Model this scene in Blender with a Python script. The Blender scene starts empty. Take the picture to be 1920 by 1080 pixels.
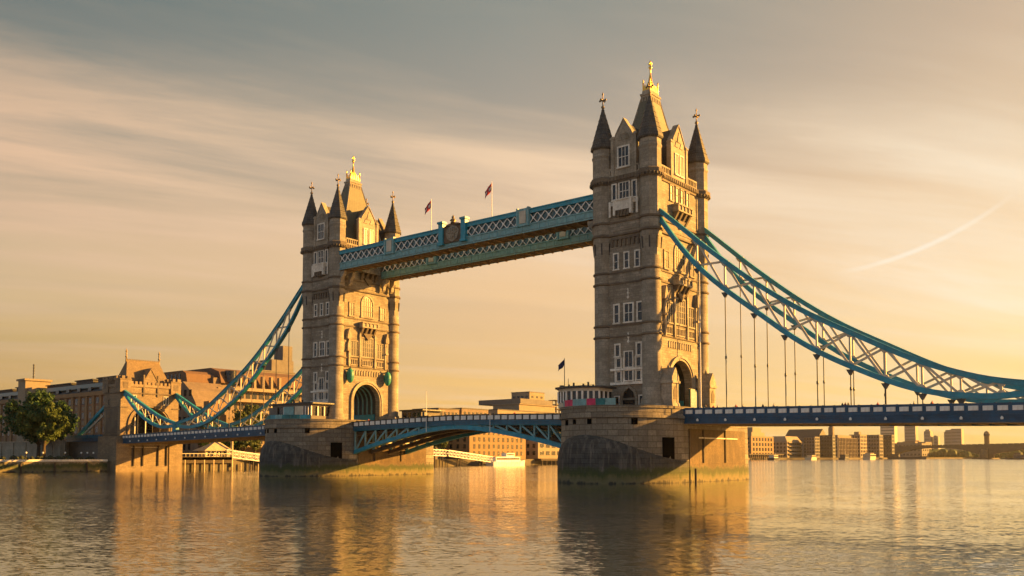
import bpy, bmesh, math, random
from mathutils import Vector
R = math.radians
S = bpy.context.scene
C = S.collection
rnd = random.Random(7)

# ------------------------------------------------------------------ camera, light, exposure
CAMX, CAMY, CAMZ = 121.99, -140.14, 4.25
cd = bpy.data.cameras.new('camera'); cam = bpy.data.objects.new('camera', cd); C.objects.link(cam)
cam.location = (CAMX, CAMY, CAMZ)
cam.rotation_euler = (R(90 + 3.203), 0, R(39.033))
cd.sensor_width = 36; cd.lens = 1665.06 / 1920 * 36
cd.shift_y = (763.3 - 540) / 1920
cd.clip_start = .5; cd.clip_end = 30000
S.camera = cam
S.view_settings.view_transform = 'Standard'; S.view_settings.look = 'None'
S.view_settings.exposure = 2.15; S.view_settings.gamma = 1
SUN_AZ, SUN_EL = 50, 15           # azimuth from +X towards +Y
sdir = Vector((math.cos(R(SUN_AZ)) * math.cos(R(SUN_EL)), math.sin(R(SUN_AZ)) * math.cos(R(SUN_EL)), math.sin(R(SUN_EL))))
sl = bpy.data.lights.new('sun', 'SUN'); so = bpy.data.objects.new('sun', sl); C.objects.link(so)
so.location = sdir * 300; so.rotation_euler = (-sdir).to_track_quat('-Z', 'Y').to_euler()
sl.energy = 4.6; sl.angle = R(.5); sl.color = (1, .475, .088)


def nodes_of(idb):
    idb.use_nodes = True
    nt = idb.node_tree; nt.nodes.clear()
    return nt


def nd(nt, typ, props=None, **ins):
    n = nt.nodes.new(typ)
    for k, v in (props or {}).items(): setattr(n, k, v)
    for k, v in ins.items():
        key = int(k[1:]) if k[0] == '_' and k[1:].isdigit() else k.replace('_', ' ')
        s = n.inputs[key]
        if isinstance(v, bpy.types.NodeSocket): nt.links.new(v, s)
        elif isinstance(v, bpy.types.Node): nt.links.new(v.outputs[0], s)
        else:
            if isinstance(v, tuple) and len(v) == 3 and s.type == 'RGBA': v = v + (1,)
            s.default_value = v
    return n


def ramp(nt, fac, stops, interp='LINEAR'):
    n = nd(nt, 'ShaderNodeValToRGB', None, Fac=fac)
    cr = n.color_ramp; cr.interpolation = interp
    while len(cr.elements) < len(stops): cr.elements.new(.5)
    for e, (p, c) in zip(cr.elements, stops):
        e.position = p
        e.color = (c, c, c, 1) if isinstance(c, (int, float)) else tuple(c) + (1,)
    return n.outputs[0]


def mth(nt, op, a, b=0., clamp=False):
    return nd(nt, 'ShaderNodeMath', {'operation': op, 'use_clamp': clamp}, _0=a, _1=b).outputs[0]


def mix(nt, fac, a, b, mode='MIX'):
    n = nt.nodes.new('ShaderNodeMix'); n.data_type = 'RGBA'; n.blend_type = mode
    for i, v in ((0, fac), (6, a), (7, b)):
        s = n.inputs[i]
        if isinstance(v, bpy.types.NodeSocket): nt.links.new(v, s)
        else: s.default_value = (tuple(v) + (1,)) if isinstance(v, tuple) else v
    return n.outputs[2]


# ------------------------------------------------------------------ sky
O1, O2 = (18.69, 7.76, 0), (16.43, 4.96, 0)


def make_world():
    w = bpy.data.worlds.new('World'); S.world = w
    nt = nodes_of(w)
    sky = nd(nt, 'ShaderNodeTexSky', {'sky_type': 'NISHITA', 'sun_disc': False, 'sun_elevation': R(SUN_EL), 'sun_rotation': R(90 - SUN_AZ), 'dust_density': 4.0, 'air_density': 1.3})
    b1 = nd(nt, 'ShaderNodeBackground', None, Color=sky, Strength=.05)
    K = 2 ** -S.view_settings.exposure

    def L(r, g, b_): return tuple(((c / 255 / 12.92) if c < 10.3 else ((c / 255 + .055) / 1.055) ** 2.4) * K for c in (r, g, b_))
    tc = nd(nt, 'ShaderNodeTexCoord')
    d = nd(nt, 'ShaderNodeVectorMath', {'operation': 'NORMALIZE'}, _0=tc.outputs['Generated']).outputs[0]
    sp = nd(nt, 'ShaderNodeSeparateXYZ', None, Vector=d)
    z = sp.outputs[2]
    # compass coordinate: -0.5 in the duller west of the view, +0.5 towards the evening sun
    ax = nd(nt, 'ShaderNodeVectorMath', {'operation': 'DOT_PRODUCT'}, _0=d, _1=(.777, .630, 0)).outputs['Value']
    hl = mth(nt, 'SQRT', mth(nt, 'MAXIMUM', mth(nt, 'SUBTRACT', 1., mth(nt, 'MULTIPLY', z, z)), .0004))
    az = mth(nt, 'DIVIDE', ax, hl)
    zen = (L(60, 76, 80),)
    west = ramp(nt, z, [(0, L(196, 150, 84)), (.08, L(205, 165, 100)), (.12, L(208, 174, 116)), (.15, L(210, 181, 135)), (.20, L(208, 181, 143)), (.235, L(212, 182, 148)), (.275, L(158, 150, 130)), (.31, L(132, 137, 127)), (.36, L(110, 125, 122)), (.41, L(90, 112, 115)), (.6, L(80, 98, 102)), (1, L(60, 76, 80))])
    mid = ramp(nt, z, [(0, L(238, 188, 108)), (.08, L(245, 199, 124)), (.15, L(240, 198, 144)), (.22, L(238, 201, 157)), (.265, L(222, 190, 153)), (.30, L(200, 175, 150)), (.34, L(174, 162, 146)), (.39, L(152, 150, 141)), (.46, L(132, 141, 136)), (.6, L(108, 116, 115)), (1, L(60, 76, 80))])
    east = ramp(nt, z, [(0, L(250, 204, 112)), (.08, L(252, 219, 142)), (.15, L(252, 228, 184)), (.20, L(249, 219, 176)), (.27, L(236, 206, 168)), (.31, L(216, 190, 158)), (.40, L(196, 173, 148)), (.6, L(140, 132, 122)), (1, L(60, 76, 80))])

    def smooth(v, lo, hi):
        m_ = nt.nodes.new('ShaderNodeMapRange'); nt.links.new(v, m_.inputs[0]); m_.inputs[1].default_value = lo; m_.inputs[2].default_value = hi
        return m_.outputs[0]
    fe = ramp(nt, smooth(az, 0., .5), [(0, 0), (.5, .34), (1, 1)])
    base = mix(nt, fe, mix(nt, smooth(az, -.5, 0.), west, mid), east)
    # cirrus on a high layer: first turn to the wind, then stretch along it
    inv = mth(nt, 'ADD', mth(nt, 'MAXIMUM', z, 0.), .07)
    u = mth(nt, 'DIVIDE', sp.outputs[0], inv); v = mth(nt, 'DIVIDE', sp.outputs[1], inv)
    pos = nd(nt, 'ShaderNodeCombineXYZ', None, X=u, Y=v).outputs[0]

    def layer(rot, sx, sy, off, det, rough, dist):
        q = nd(nt, 'ShaderNodeMapping', None, Vector=pos, Rotation=(0, 0, R(-rot))).outputs[0]
        q = nd(nt, 'ShaderNodeMapping', None, Vector=q, Scale=(sx, sy, 1), Location=off).outputs[0]
        return nd(nt, 'ShaderNodeTexNoise', None, Vector=q, Scale=1., Detail=det, Roughness=rough, Distortion=dist).outputs[0]
    n1 = layer(60, .34, 1.5, O1, 8., .60, .7)
    n2 = layer(66, .18, .62, O2, 4., .5, .3)
    n3 = layer(54, .9, 6., (1.2, .3, 0), 5., .6, .5)
    cl = mth(nt, 'MULTIPLY', ramp(nt, n1, [(.36, 0), (.48, .4), (.60, 1)]), ramp(nt, n2, [(.40, .05), (.54, 1)]))
    cl = mth(nt, 'MULTIPLY', cl, mth(nt, 'ADD', mth(nt, 'MULTIPLY', n3, .8), .6))
    cl = mth(nt, 'MULTIPLY', cl, ramp(nt, z, [(0, .1), (.06, .35), (.15, .75), (.30, 1), (.36, .7), (.42, .28), (.6, .1)]))
    ccol = mix(nt, fe, mix(nt, smooth(az, -.5, 0.), L(228, 191, 157), L(250, 216, 178)), L(255, 242, 216))
    col = mix(nt, mth(nt, 'MULTIPLY', cl, .95, True), base, ccol)
    n4 = layer(62, .14, .5, (8.1, .9, 0), 6., .6, .6)
    dk = mth(nt, 'MULTIPLY', ramp(nt, n4, [(.46, 0), (.62, 1)]), ramp(nt, z, [(0, .05), (.08, .22), (.22, .28), (.36, .15), (.5, .1)]))
    col = mix(nt, dk, col, mix(nt, fe, mix(nt, smooth(az, -.5, 0.), L(152, 148, 126), L(205, 178, 146)), L(240, 208, 166)))

    # one condensation trail low in the east: part of a great circle with soft ends
    def pix(px, py): return (cam.rotation_euler.to_matrix() @ Vector(((px - 960) / 1665.06, -(py - 763.3) / 1665.06, -1))).normalized()
    a, b = pix(1590, 508), pix(1885, 376)
    nrm = a.cross(b).normalized(); midd = (a + b).normalized(); half = a.dot(midd)
    dn = nd(nt, 'ShaderNodeVectorMath', {'operation': 'DOT_PRODUCT'}, _0=d, _1=tuple(nrm)).outputs['Value']
    dm = nd(nt, 'ShaderNodeVectorMath', {'operation': 'DOT_PRODUCT'}, _0=d, _1=tuple(midd)).outputs['Value']
    sag = mth(nt, 'MULTIPLY', mth(nt, 'SUBTRACT', dm, half), -3.2)
    off = mth(nt, 'ABSOLUTE', mth(nt, 'ADD', dn, sag)); TRAIL = off
    tr = mth(nt, 'MULTIPLY', ramp(nt, mth(nt, 'MULTIPLY', off, 100.), [(0, 1), (.16, .6), (.36, 0)]), ramp(nt, dm, [(half, 0), (half + (1 - half) * .6, 1)]))
    tr = mth(nt, 'MULTIPLY', tr, mth(nt, 'ADD', n3, .2))
    col = mix(nt, mth(nt, 'MULTIPLY', tr, .95, True), col, L(255, 247, 228))
    # the half of the sky away from the evening glow is cooler and darker
    fw = nd(nt, 'ShaderNodeVectorMath', {'operation': 'DOT_PRODUCT'}, _0=d, _1=(math.cos(R(108)), math.sin(R(108)), 0)).outputs['Value']
    f2 = mth(nt, 'MULTIPLY', mth(nt, 'ADD', fw, 1.), .5)
    back = ramp(nt, z, [(0, L(176, 184, 192)), (.3, L(164, 177, 190)), (1, L(112, 126, 136))])
    col = mix(nt, ramp(nt, f2, [(.36, 1), (.72, 0)]), col, back)
    b2 = nd(nt, 'ShaderNodeBackground', None, Color=col, Strength=1.)
    mx = nd(nt, 'ShaderNodeMixShader', None, Fac=.96)
    nt.links.new(b1.outputs[0], mx.inputs[1]); nt.links.new(b2.outputs[0], mx.inputs[2])
    out = nd(nt, 'ShaderNodeOutputWorld'); nt.links.new(mx.outputs[0], out.inputs[0])


make_world()

# ------------------------------------------------------------------ materials
M = {}


def pbsdf(name):
    m = bpy.data.materials.new(name); nt = nodes_of(m)
    b = nd(nt, 'ShaderNodeBsdfPrincipled'); o = nd(nt, 'ShaderNodeOutputMaterial'); nt.links.new(b.outputs[0], o.inputs[0])
    M[name] = m
    return nt, b


def setin(nt, b, **kw):
    for k, v in kw.items():
        s = b.inputs[k.replace('_', ' ')]
        if isinstance(v, bpy.types.NodeSocket): nt.links.new(v, s)
        else: s.default_value = v + (1,) if isinstance(v, tuple) and len(v) == 3 and s.type == 'RGBA' else v


def objco(nt): return nd(nt, 'ShaderNodeTexCoord').outputs['Object']


def paint(name, col, rough=.45, metal=0., var=.18, scale=.8, bump=.0, dirt=None):
    nt, b = pbsdf(name); co = objco(nt)
    n = nd(nt, 'ShaderNodeTexNoise', None, Vector=co, Scale=scale, Detail=6., Roughness=.65).outputs[0]
    lo = tuple(c * (1 - var * 1.6) for c in col); hi = tuple(min(1, c * (1 + var)) for c in col)
    c = ramp(nt, n, [(.3, lo), (.7, hi)])
    if dirt:
        n2 = nd(nt, 'ShaderNodeTexNoise', None, Vector=nd(nt, 'ShaderNodeMapping', None, Vector=co, Scale=(1.3, 1.3, .25)).outputs[0], Scale=1.1, Detail=6., Roughness=.7).outputs[0]
        c = mix(nt, ramp(nt, n2, [(.48, 0), (.72, .7)]), c, dirt)
    setin(nt, b, Base_Color=c, Roughness=rough, Metallic=metal)
    if bump:
        setin(nt, b, Normal=nd(nt, 'ShaderNodeBump', None, Strength=bump, Distance=.06, Height=n).outputs[0])


def stone(name, c1, c2, mort, bw=1.2, bh=.45, stain=(.10, .085, .065), amt=.75, algae=False, streak=0., bump=.5, rough=.85, msize=.022):
    nt, b = pbsdf(name); co = objco(nt)
    s = nd(nt, 'ShaderNodeSeparateXYZ', None, Vector=co)
    uv = nd(nt, 'ShaderNodeCombineXYZ', None, X=mth(nt, 'ADD', s.outputs[0], s.outputs[1]), Y=s.outputs[2]).outputs[0]
    br = nd(nt, 'ShaderNodeTexBrick', None, Vector=uv, Color1=c1, Color2=c2, Mortar=mort, Scale=1., Mortar_Size=msize, Mortar_Smooth=.2, Bias=0., Brick_Width=bw, Row_Height=bh)
    n1 = nd(nt, 'ShaderNodeTexNoise', None, Vector=co, Scale=.33, Detail=7., Roughness=.66).outputs[0]
    n2 = nd(nt, 'ShaderNodeTexNoise', None, Vector=co, Scale=3.2, Detail=5., Roughness=.7).outputs[0]
    n3 = nd(nt, 'ShaderNodeTexNoise', None, Vector=nd(nt, 'ShaderNodeMapping', None, Vector=co, Scale=(.9, .9, .11)).outputs[0], Scale=1.3, Detail=6., Roughness=.7).outputs[0]
    c = mix(nt, .85, br.outputs[0], ramp(nt, n2, [(.25, .5), (.5, .95), (.75, 1.35)]), 'MULTIPLY')
    c = mix(nt, mth(nt, 'MULTIPLY', ramp(nt, n1, [(.42, 0), (.62, 1)]), amt * .75), c, stain)
    c = mix(nt, mth(nt, 'MULTIPLY', ramp(nt, n3, [(.50, 0), (.72, 1)]), max(streak, amt * .5)), c, stain)
    if algae:
        zz = mth(nt, 'ADD', s.outputs[2], mth(nt, 'MULTIPLY', mth(nt, 'SUBTRACT', n1, .5), 2.0))
        zz = mth(nt, 'ADD', zz, mth(nt, 'MULTIPLY', mth(nt, 'SUBTRACT', n3, .5), 2.4))
        zz = mth(nt, 'ADD', zz, mth(nt, 'MULTIPLY', mth(nt, 'SUBTRACT', n2, .5), .9))
        mask = ramp(nt, mth(nt, 'MULTIPLY', zz, .1), [(.16, 1), (.225, .85), (.27, 0)])
        gcol = ramp(nt, mth(nt, 'MULTIPLY', zz, .1), [(.0, (.03, .028, .02)), (.035, (.15, .125, .06)), (.10, (.11, .10, .04)), (.15, (.045, .06, .014)), (.21, (.03, .042, .012)), (.27, (.08, .08, .035))])
        c = mix(nt, mask, c, gcol)
    h = mth(nt, 'ADD', mth(nt, 'MULTIPLY', br.outputs[1], -.7), mth(nt, 'MULTIPLY', n2, .5))
    setin(nt, b, Base_Color=c, Roughness=rough, Normal=nd(nt, 'ShaderNodeBump', None, Strength=bump, Distance=.08, Height=h).outputs[0])


stone('tower_stone', (0.315, 0.278, 0.218), (0.19, 0.167, 0.132), (0.125, 0.11, 0.088), 1.3, .42, stain=(0.126, 0.100, 0.070), amt=0.8)
stone('turret_stone', (0.315, 0.28, 0.222), (0.22, 0.195, 0.155), (0.155, 0.138, 0.11), 1.6, .7, stain=(0.133, 0.107, 0.074), amt=0.7, bump=.3)
stone('trim_stone', (0.38, 0.33, 0.255), (0.3, 0.26, 0.2), (0.25, 0.215, 0.165), 3., 1.2, stain=(0.089, 0.074, 0.052), amt=.8, bump=.3)
stone('dark_trim', (.17, .135, .095), (.13, .105, .075), (.10, .08, .06), 2., 1., stain=(.07, .055, .045), amt=.8, bump=.4)
stone('pale_stone', (0.76, 0.72, 0.64), (0.7, 0.66, 0.58), (0.6, 0.56, 0.49), 3., 1.5, stain=(.26, .22, .17), amt=.55, bump=.2)
stone('pier_stone', (0.29, 0.25, 0.19), (0.15, 0.13, 0.1), (0.075, 0.065, 0.05), 2.3, .95, stain=(0.081, 0.067, 0.048), amt=0.55, algae=True, streak=.55, bump=.9, msize=.05)
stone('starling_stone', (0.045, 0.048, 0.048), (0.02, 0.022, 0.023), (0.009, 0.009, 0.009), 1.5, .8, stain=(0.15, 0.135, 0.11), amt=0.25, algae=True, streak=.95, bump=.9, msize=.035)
stone('pier_face_stone', (0.15, 0.098, 0.047), (0.115, 0.075, 0.036), (0.085, 0.055, 0.028), 4., 3., stain=(0.05, 0.033, 0.018), amt=.9, algae=True, streak=.95, bump=.4)
stone('quay_stone', (.34, .28, .19), (.27, .22, .15), (.16, .13, .09), 1.4, .5, stain=(.10, .085, .05), amt=.8, algae=True, streak=.5)
stone('abutment_stone', (0.265, 0.2, 0.13), (0.19, 0.145, 0.095), (0.12, 0.095, 0.062), 1.1, .4, stain=(0.111, 0.085, 0.056), amt=.7)
stone('slate', (0.068, 0.064, 0.058), (0.042, 0.04, 0.037), (0.018, 0.018, 0.017), .5, .5, stain=(0.12, 0.105, 0.085), amt=.6, bump=.5, rough=.7, msize=.05)
stone('roof_lead', (0.115, 0.108, 0.07), (0.095, 0.09, 0.058), (0.07, 0.066, 0.043), .7, 40., stain=(0.085, 0.08, 0.055), amt=.5, bump=.25, rough=.6, msize=.03)
stone('roof_tile', (0.222, 0.159, 0.092), (0.170, 0.122, 0.070), (0.111, 0.081, 0.048), .5, .35, stain=(0.104, 0.081, 0.052), amt=.5, bump=.4)
stone('brick_hotel', (.23, .125, .07), (.185, .10, .058), (.20, .13, .085), .5, .2, stain=(.12, .07, .045), amt=.4, bump=.1)
stone('brick_yellow', (0.255, 0.155, 0.07), (0.215, 0.13, 0.06), (0.2, 0.13, 0.07), .5, .2, stain=(0.185, 0.118, 0.059), amt=.4, bump=.1)
stone('concrete_brown', (.20, .15, .105), (.175, .13, .09), (.14, .105, .075), 3., 1.5, stain=(.10, .08, .06), amt=.6, bump=.1)
stone('concrete_pale', (0.26, 0.21, 0.145), (0.23, 0.185, 0.13), (0.19, 0.155, 0.11), 3.5, 3.2, stain=(0.178, 0.141, 0.096), amt=.5, bump=.1)
stone('concrete_grey', (.16, .145, .125), (.14, .125, .11), (.11, .10, .085), 3., 1.6, stain=(.09, .08, .07), amt=.5, bump=.1)
stone('copper_roof', (0.15, 0.085, 0.05), (0.125, 0.072, 0.043), (0.09, 0.05, 0.03), .9, 30., stain=(.12, .065, .035), amt=.6, bump=.2)
stone('river_wall', (.28, .25, .19), (.24, .215, .165), (.17, .15, .11), 2.4, 1.2, stain=(.13, .115, .085), amt=.6, bump=.2)
paint('teal_paint', (.012, .235, .335), .45, var=.25, dirt=(.045, .17, .20))
paint('pale_teal', (.15, .33, .36), .5, var=.25, dirt=(.16, .22, .19), scale=1.6)
paint('navy_paint', (.003, .060, .135), .45, var=.3, dirt=(.014, .045, .075))
paint('deep_teal', (.005, .10, .175), .42, var=.25, dirt=(.01, .06, .09))
paint('green_shroud', (.012, .20, .15), .5, var=.3)
paint('white_paint', (.78, .74, .68), .5, var=.12, dirt=(.36, .30, .22))
paint('cream_paint', (.50, .44, .34), .5, var=.15, dirt=(.28, .22, .15))
paint('void_black', (.003, .003, .003), .95)
M['void_black'].node_tree.nodes['Principled BSDF'].inputs['Specular IOR Level'].default_value = 0
paint('iron_dark', (.022, .022, .022), .5, var=.3)
paint('iron_hanger', (.06, .055, .048), .5, var=.3)
paint('gold', (.85, .50, .10), .28, metal=1., var=.15)
paint('bronze_finial', (.24, .17, .09), .5, metal=.4, var=.3)
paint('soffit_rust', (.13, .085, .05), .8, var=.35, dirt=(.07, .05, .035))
paint('asphalt', (.05, .048, .045), .9, var=.2)
paint('timber', (.055, .04, .026), .85, var=.4, scale=2.)
paint('wood_pale', (.42, .33, .21), .8, var=.25)
paint('glass_dark', (.016, .018, .020), .18, var=.4, scale=.5)
paint('glass_warm', (.022, .018, .014), .2, var=.5, scale=.6)
paint('glass_teal', (.03, .075, .085), .2, var=.3)
paint('flag_red', (.42, .03, .035), .8, var=.2)
paint('flag_white', (.62, .55, .50), .8, var=.1)
paint('flag_navy', (.012, .018, .07), .8, var=.2)
paint('hoarding_teal', (.008, .16, .18), .6, var=.35)
paint('hoarding_pink', (.55, .02, .11), .6, var=.25)
paint('roof_dark', (.035, .035, .036), .7, var=.3)
paint('roof_glass', (.05, .085, .095), .35, var=.3)
paint('bark', (.06, .042, .027), .95, var=.35, scale=2.5, bump=.6)
paint('skin', (.42, .26, .18), .7, var=.08)
paint('cloth_dark', (.025, .025, .03), .9, var=.3)
paint('cloth_red', (.28, .03, .03), .9, var=.2)
paint('cloth_pale', (.38, .35, .31), .9, var=.2)
paint('hull_dark', (.03, .035, .042), .5, var=.3)
paint('bridge_grey', (.055, .052, .042), .8, var=.2, scale=.1)
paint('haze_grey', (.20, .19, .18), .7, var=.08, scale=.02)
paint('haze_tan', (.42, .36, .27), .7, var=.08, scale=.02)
paint('lamp_white', (.75, .72, .66), .4, var=.05)
paint('earth', (.10, .085, .055), .95, var=.4, scale=.05)
paint('hedge_green', (.030, .038, .016), .95, var=.5, scale=1.4)


def leafmat(name, lo, hi):
    nt, b = pbsdf(name); co = objco(nt)
    n = nd(nt, 'ShaderNodeTexNoise', None, Vector=co, Scale=.45, Detail=4., Roughness=.7).outputs[0]
    n2 = nd(nt, 'ShaderNodeTexNoise', None, Vector=co, Scale=4., Detail=2.).outputs[0]
    c = mix(nt, .6, ramp(nt, n, [(.3, lo), (.7, hi)]), ramp(nt, n2, [(.3, .6), (.7, 1.3)]), 'MULTIPLY')
    setin(nt, b, Base_Color=c, Roughness=.75)
    t = nd(nt, 'ShaderNodeBsdfTranslucent', None, Color=c); mx = nd(nt, 'ShaderNodeMixShader', None, Fac=.28)
    nt.links.new(b.outputs[0], mx.inputs[1]); nt.links.new(t.outputs[0], mx.inputs[2])
    nt.links.new(mx.outputs[0], [x for x in nt.nodes if x.type == 'OUTPUT_MATERIAL'][0].inputs[0])


leafmat('leaf_lit', (.040, .075, .012), (.085, .120, .018))  # sunlit crown, its light put into a brighter, yellower leaf colour
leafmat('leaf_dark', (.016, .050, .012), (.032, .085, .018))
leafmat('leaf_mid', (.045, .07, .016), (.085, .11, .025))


def water_mat():
    nt, b = pbsdf('river_water'); co = objco(nt)
    rot = nd(nt, 'ShaderNodeMapping', None, Vector=nd(nt, 'ShaderNodeMapping', None, Vector=co, Rotation=(0, 0, R(-36))).outputs[0], Scale=(.42, 1., 1.)).outputs[0]
    def slope(vec, sc, det, amt, dist=.3):
        c = nd(nt, 'ShaderNodeTexNoise', None, Vector=vec, Scale=sc, Detail=det, Roughness=.5, Distortion=dist).outputs[1]
        c = nd(nt, 'ShaderNodeVectorMath', {'operation': 'SUBTRACT'}, _0=c, _1=(.5, .5, .5)).outputs[0]
        q = nd(nt, 'ShaderNodeVectorMath', {'operation': 'SCALE'}, _0=c); q.inputs['Scale'].default_value = amt
        return q.outputs[0]
    add = lambda p, q: nd(nt, 'ShaderNodeVectorMath', {'operation': 'ADD'}, _0=p, _1=q).outputs[0]
    sl_ = add(add(slope(rot, 8.5, 2., .20), slope(rot, 3.4, 2., .15)), slope(rot, .9, 2., .075))
    w3 = nd(nt, 'ShaderNodeTexNoise', None, Vector=nd(nt, 'ShaderNodeMapping', None, Vector=co, Rotation=(0, 0, R(-39)), Scale=(.35, 1, 1)).outputs[0], Scale=.045, Detail=3., Roughness=.5).outputs[0]
    fetch = nd(nt, 'ShaderNodeMapRange', None, Value=nd(nt, 'ShaderNodeSeparateXYZ', None, Vector=co).outputs[1], From_Min=-70., From_Max=140., To_Min=1., To_Max=2.1).outputs[0]   # more wind on the open reach upriver
    amp = mth(nt, 'MULTIPLY', ramp(nt, w3, [(.38, .42), (.50, .9), (.64, 1.25)]), fetch)
    q = nd(nt, 'ShaderNodeVectorMath', {'operation': 'MULTIPLY'}, _0=sl_, _1=nd(nt, 'ShaderNodeCombineXYZ', None, X=amp, Y=amp, Z=0.).outputs[0]).outputs[0]
    bmp = nd(nt, 'ShaderNodeVectorMath', {'operation': 'NORMALIZE'}, _0=add(q, nd(nt, 'ShaderNodeCombineXYZ', None, X=0., Y=0., Z=1.).outputs[0])).outputs[0]
    n = nd(nt, 'ShaderNodeTexNoise', None, Vector=co, Scale=.03, Detail=4.).outputs[0]
    col = ramp(nt, n, [(.3, (.020, .028, .022)), (.7, (.027, .034, .026))])
    fr = nd(nt, 'ShaderNodeFresnel', None, IOR=1.36, Normal=bmp).outputs[0]
    fac = mth(nt, 'MULTIPLY_ADD', fr, 1.25, True); nt.nodes[-1].inputs[2].default_value = .03
    df = nd(nt, 'ShaderNodeBsdfDiffuse', None, Color=col); gl = nd(nt, 'ShaderNodeBsdfGlossy', None, Color=(.97, .97, .97), Roughness=.09, Normal=bmp)
    mx = nd(nt, 'ShaderNodeMixShader', None, Fac=fac); nt.links.new(df.outputs[0], mx.inputs[1]); nt.links.new(gl.outputs[0], mx.inputs[2])
    nt.links.new(mx.outputs[0], [q for q in nt.nodes if q.type == 'OUTPUT_MATERIAL'][0].inputs[0]); nt.nodes.remove(b)


water_mat()


# ------------------------------------------------------------------ mesh helpers
class MB:
    def __init__(s): s.v = []; s.f = []; s.m = []; s.sm = []

    def add(s, vs, fs, smooth=False):
        o = len(s.v); s.v += [tuple(p) for p in vs]
        for f in fs: s.f.append(tuple(i + o for i in f)); s.sm.append(smooth)
        return s

    def hexa(s, p):
        return s.add(p, [(0, 3, 2, 1), (4, 5, 6, 7), (0, 1, 5, 4), (1, 2, 6, 5), (2, 3, 7, 6), (3, 0, 4, 7)])

    def box(s, x0, x1, y0, y1, z0, z1):
        return s.hexa([(x0, y0, z0), (x1, y0, z0), (x1, y1, z0), (x0, y1, z0), (x0, y0, z1), (x1, y0, z1), (x1, y1, z1), (x0, y1, z1)])

    def frus(s, a, za, b, zb):
        (x0, x1, y0, y1), (X0, X1, Y0, Y1) = a, b
        return s.hexa([(x0, y0, za), (x1, y0, za), (x1, y1, za), (x0, y1, za), (X0, Y0, zb), (X1, Y0, zb), (X1, Y1, zb), (X0, Y1, zb)])

    def fbox(s, T, u0, u1, z0, z1, d0, d1):
        return s.hexa([T(u0, z0, d0), T(u1, z0, d0), T(u1, z0, d1), T(u0, z0, d1), T(u0, z1, d0), T(u1, z1, d0), T(u1, z1, d1), T(u0, z1, d1)])

    def ext(s, poly, axis, a, b):
        g = {'x': lambda p, w: (w, p[0], p[1]), 'y': lambda p, w: (p[0], w, p[1]), 'z': lambda p, w: (p[0], p[1], w)}[axis]
        n = len(poly)
        return s.add([g(p, a) for p in poly] + [g(p, b) for p in poly], [tuple(range(n)), tuple(range(2 * n - 1, n - 1, -1))] + [(i, n + i, n + (i + 1) % n, (i + 1) % n) for i in range(n)])

    def fext(s, T, poly, d0, d1):
        n = len(poly)
        return s.add([T(p[0], p[1], d0) for p in poly] + [T(p[0], p[1], d1) for p in poly], [tuple(range(n)), tuple(range(2 * n - 1, n - 1, -1))] + [(i, n + i, n + (i + 1) % n, (i + 1) % n) for i in range(n)])

    def lathe(s, cx, cy, prof, n=16, rot=0., smooth=True):
        vs = []; fs = []
        for r, z in prof:
            for k in range(n):
                a = rot + 2 * math.pi * k / n
                vs.append((cx + r * math.cos(a), cy + r * math.sin(a), z))
        for i in range(len(prof) - 1):
            for k in range(n):
                k2 = (k + 1) % n
                fs.append((i * n + k, i * n + k2, (i + 1) * n + k2, (i + 1) * n + k))
        s.add(vs, fs, smooth)
        s.add(vs[:n], [tuple(range(n - 1, -1, -1))]); s.add(vs[-n:], [tuple(range(n))])
        return s

    def tube(s, pts, r, n=6, smooth=True, taper=None):
        pts = [Vector(p) for p in pts]; vs = []; fs = []
        for i, p in enumerate(pts):
            t = (pts[min(i + 1, len(pts) - 1)] - pts[max(i - 1, 0)]).normalized()
            a = t.cross(Vector((0, 0, 1)) if abs(t.z) < .95 else Vector((1, 0, 0))).normalized(); b = t.cross(a)
            rr = r if taper is None else r + (taper - r) * i / (len(pts) - 1)
            for k in range(n):
                th = 2 * math.pi * k / n
                vs.append(p + a * (rr * math.cos(th)) + b * (rr * math.sin(th)))
        for i in range(len(pts) - 1):
            for k in range(n):
                k2 = (k + 1) % n
                fs.append((i * n + k, i * n + k2, (i + 1) * n + k2, (i + 1) * n + k))
        s.add(vs, fs, smooth); s.add(vs[:n], [tuple(range(n - 1, -1, -1))]); s.add(vs[-n:], [tuple(range(n))])
        return s

    def beam(s, p, q, w, h):
        p, q = Vector(p), Vector(q); t = (q - p).normalized()
        a = t.cross(Vector((0, 0, 1))); a = Vector((1, 0, 0)) if a.length < 1e-4 else a.normalized()
        b = a.cross(t); a *= w / 2; b *= h / 2
        return s.hexa([p - a - b, p + a - b, q + a - b, q - a - b, p - a + b, p + a + b, q + a + b, q - a + b])

    def strip(s, pts, w, h):      # chord: rectangular section along a curve in an X-Z plane
        vs = []; fs = []; n = len(pts)
        for i, p in enumerate(pts):
            p = Vector(p); t = (Vector(pts[min(i + 1, n - 1)]) - Vector(pts[max(i - 1, 0)])).normalized()
            nn = Vector((-t.z, 0, t.x)); nn = nn if nn.z > 0 else -nn
            for dy, dn in ((-1, -1), (1, -1), (1, 1), (-1, 1)):
                vs.append(p + Vector((0, dy * w / 2, 0)) + nn * dn * h / 2)
        for i in range(n - 1):
            for k in range(4):
                k2 = (k + 1) % 4
                fs.append((i * 4 + k, i * 4 + k2, i * 4 + 4 + k2, i * 4 + 4 + k))
        fs += [(0, 1, 2, 3), (n * 4 - 1, n * 4 - 2, n * 4 - 3, n * 4 - 4)]
        return s.add(vs, fs)

    def sphere(s, c, r, n=8, sz=1.):
        return s.lathe(c[0], c[1], [(max(.002, r * math.sin(math.pi * i / n)), c[2] - r * sz * math.cos(math.pi * i / n)) for i in range(n + 1)], n + 2)

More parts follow.
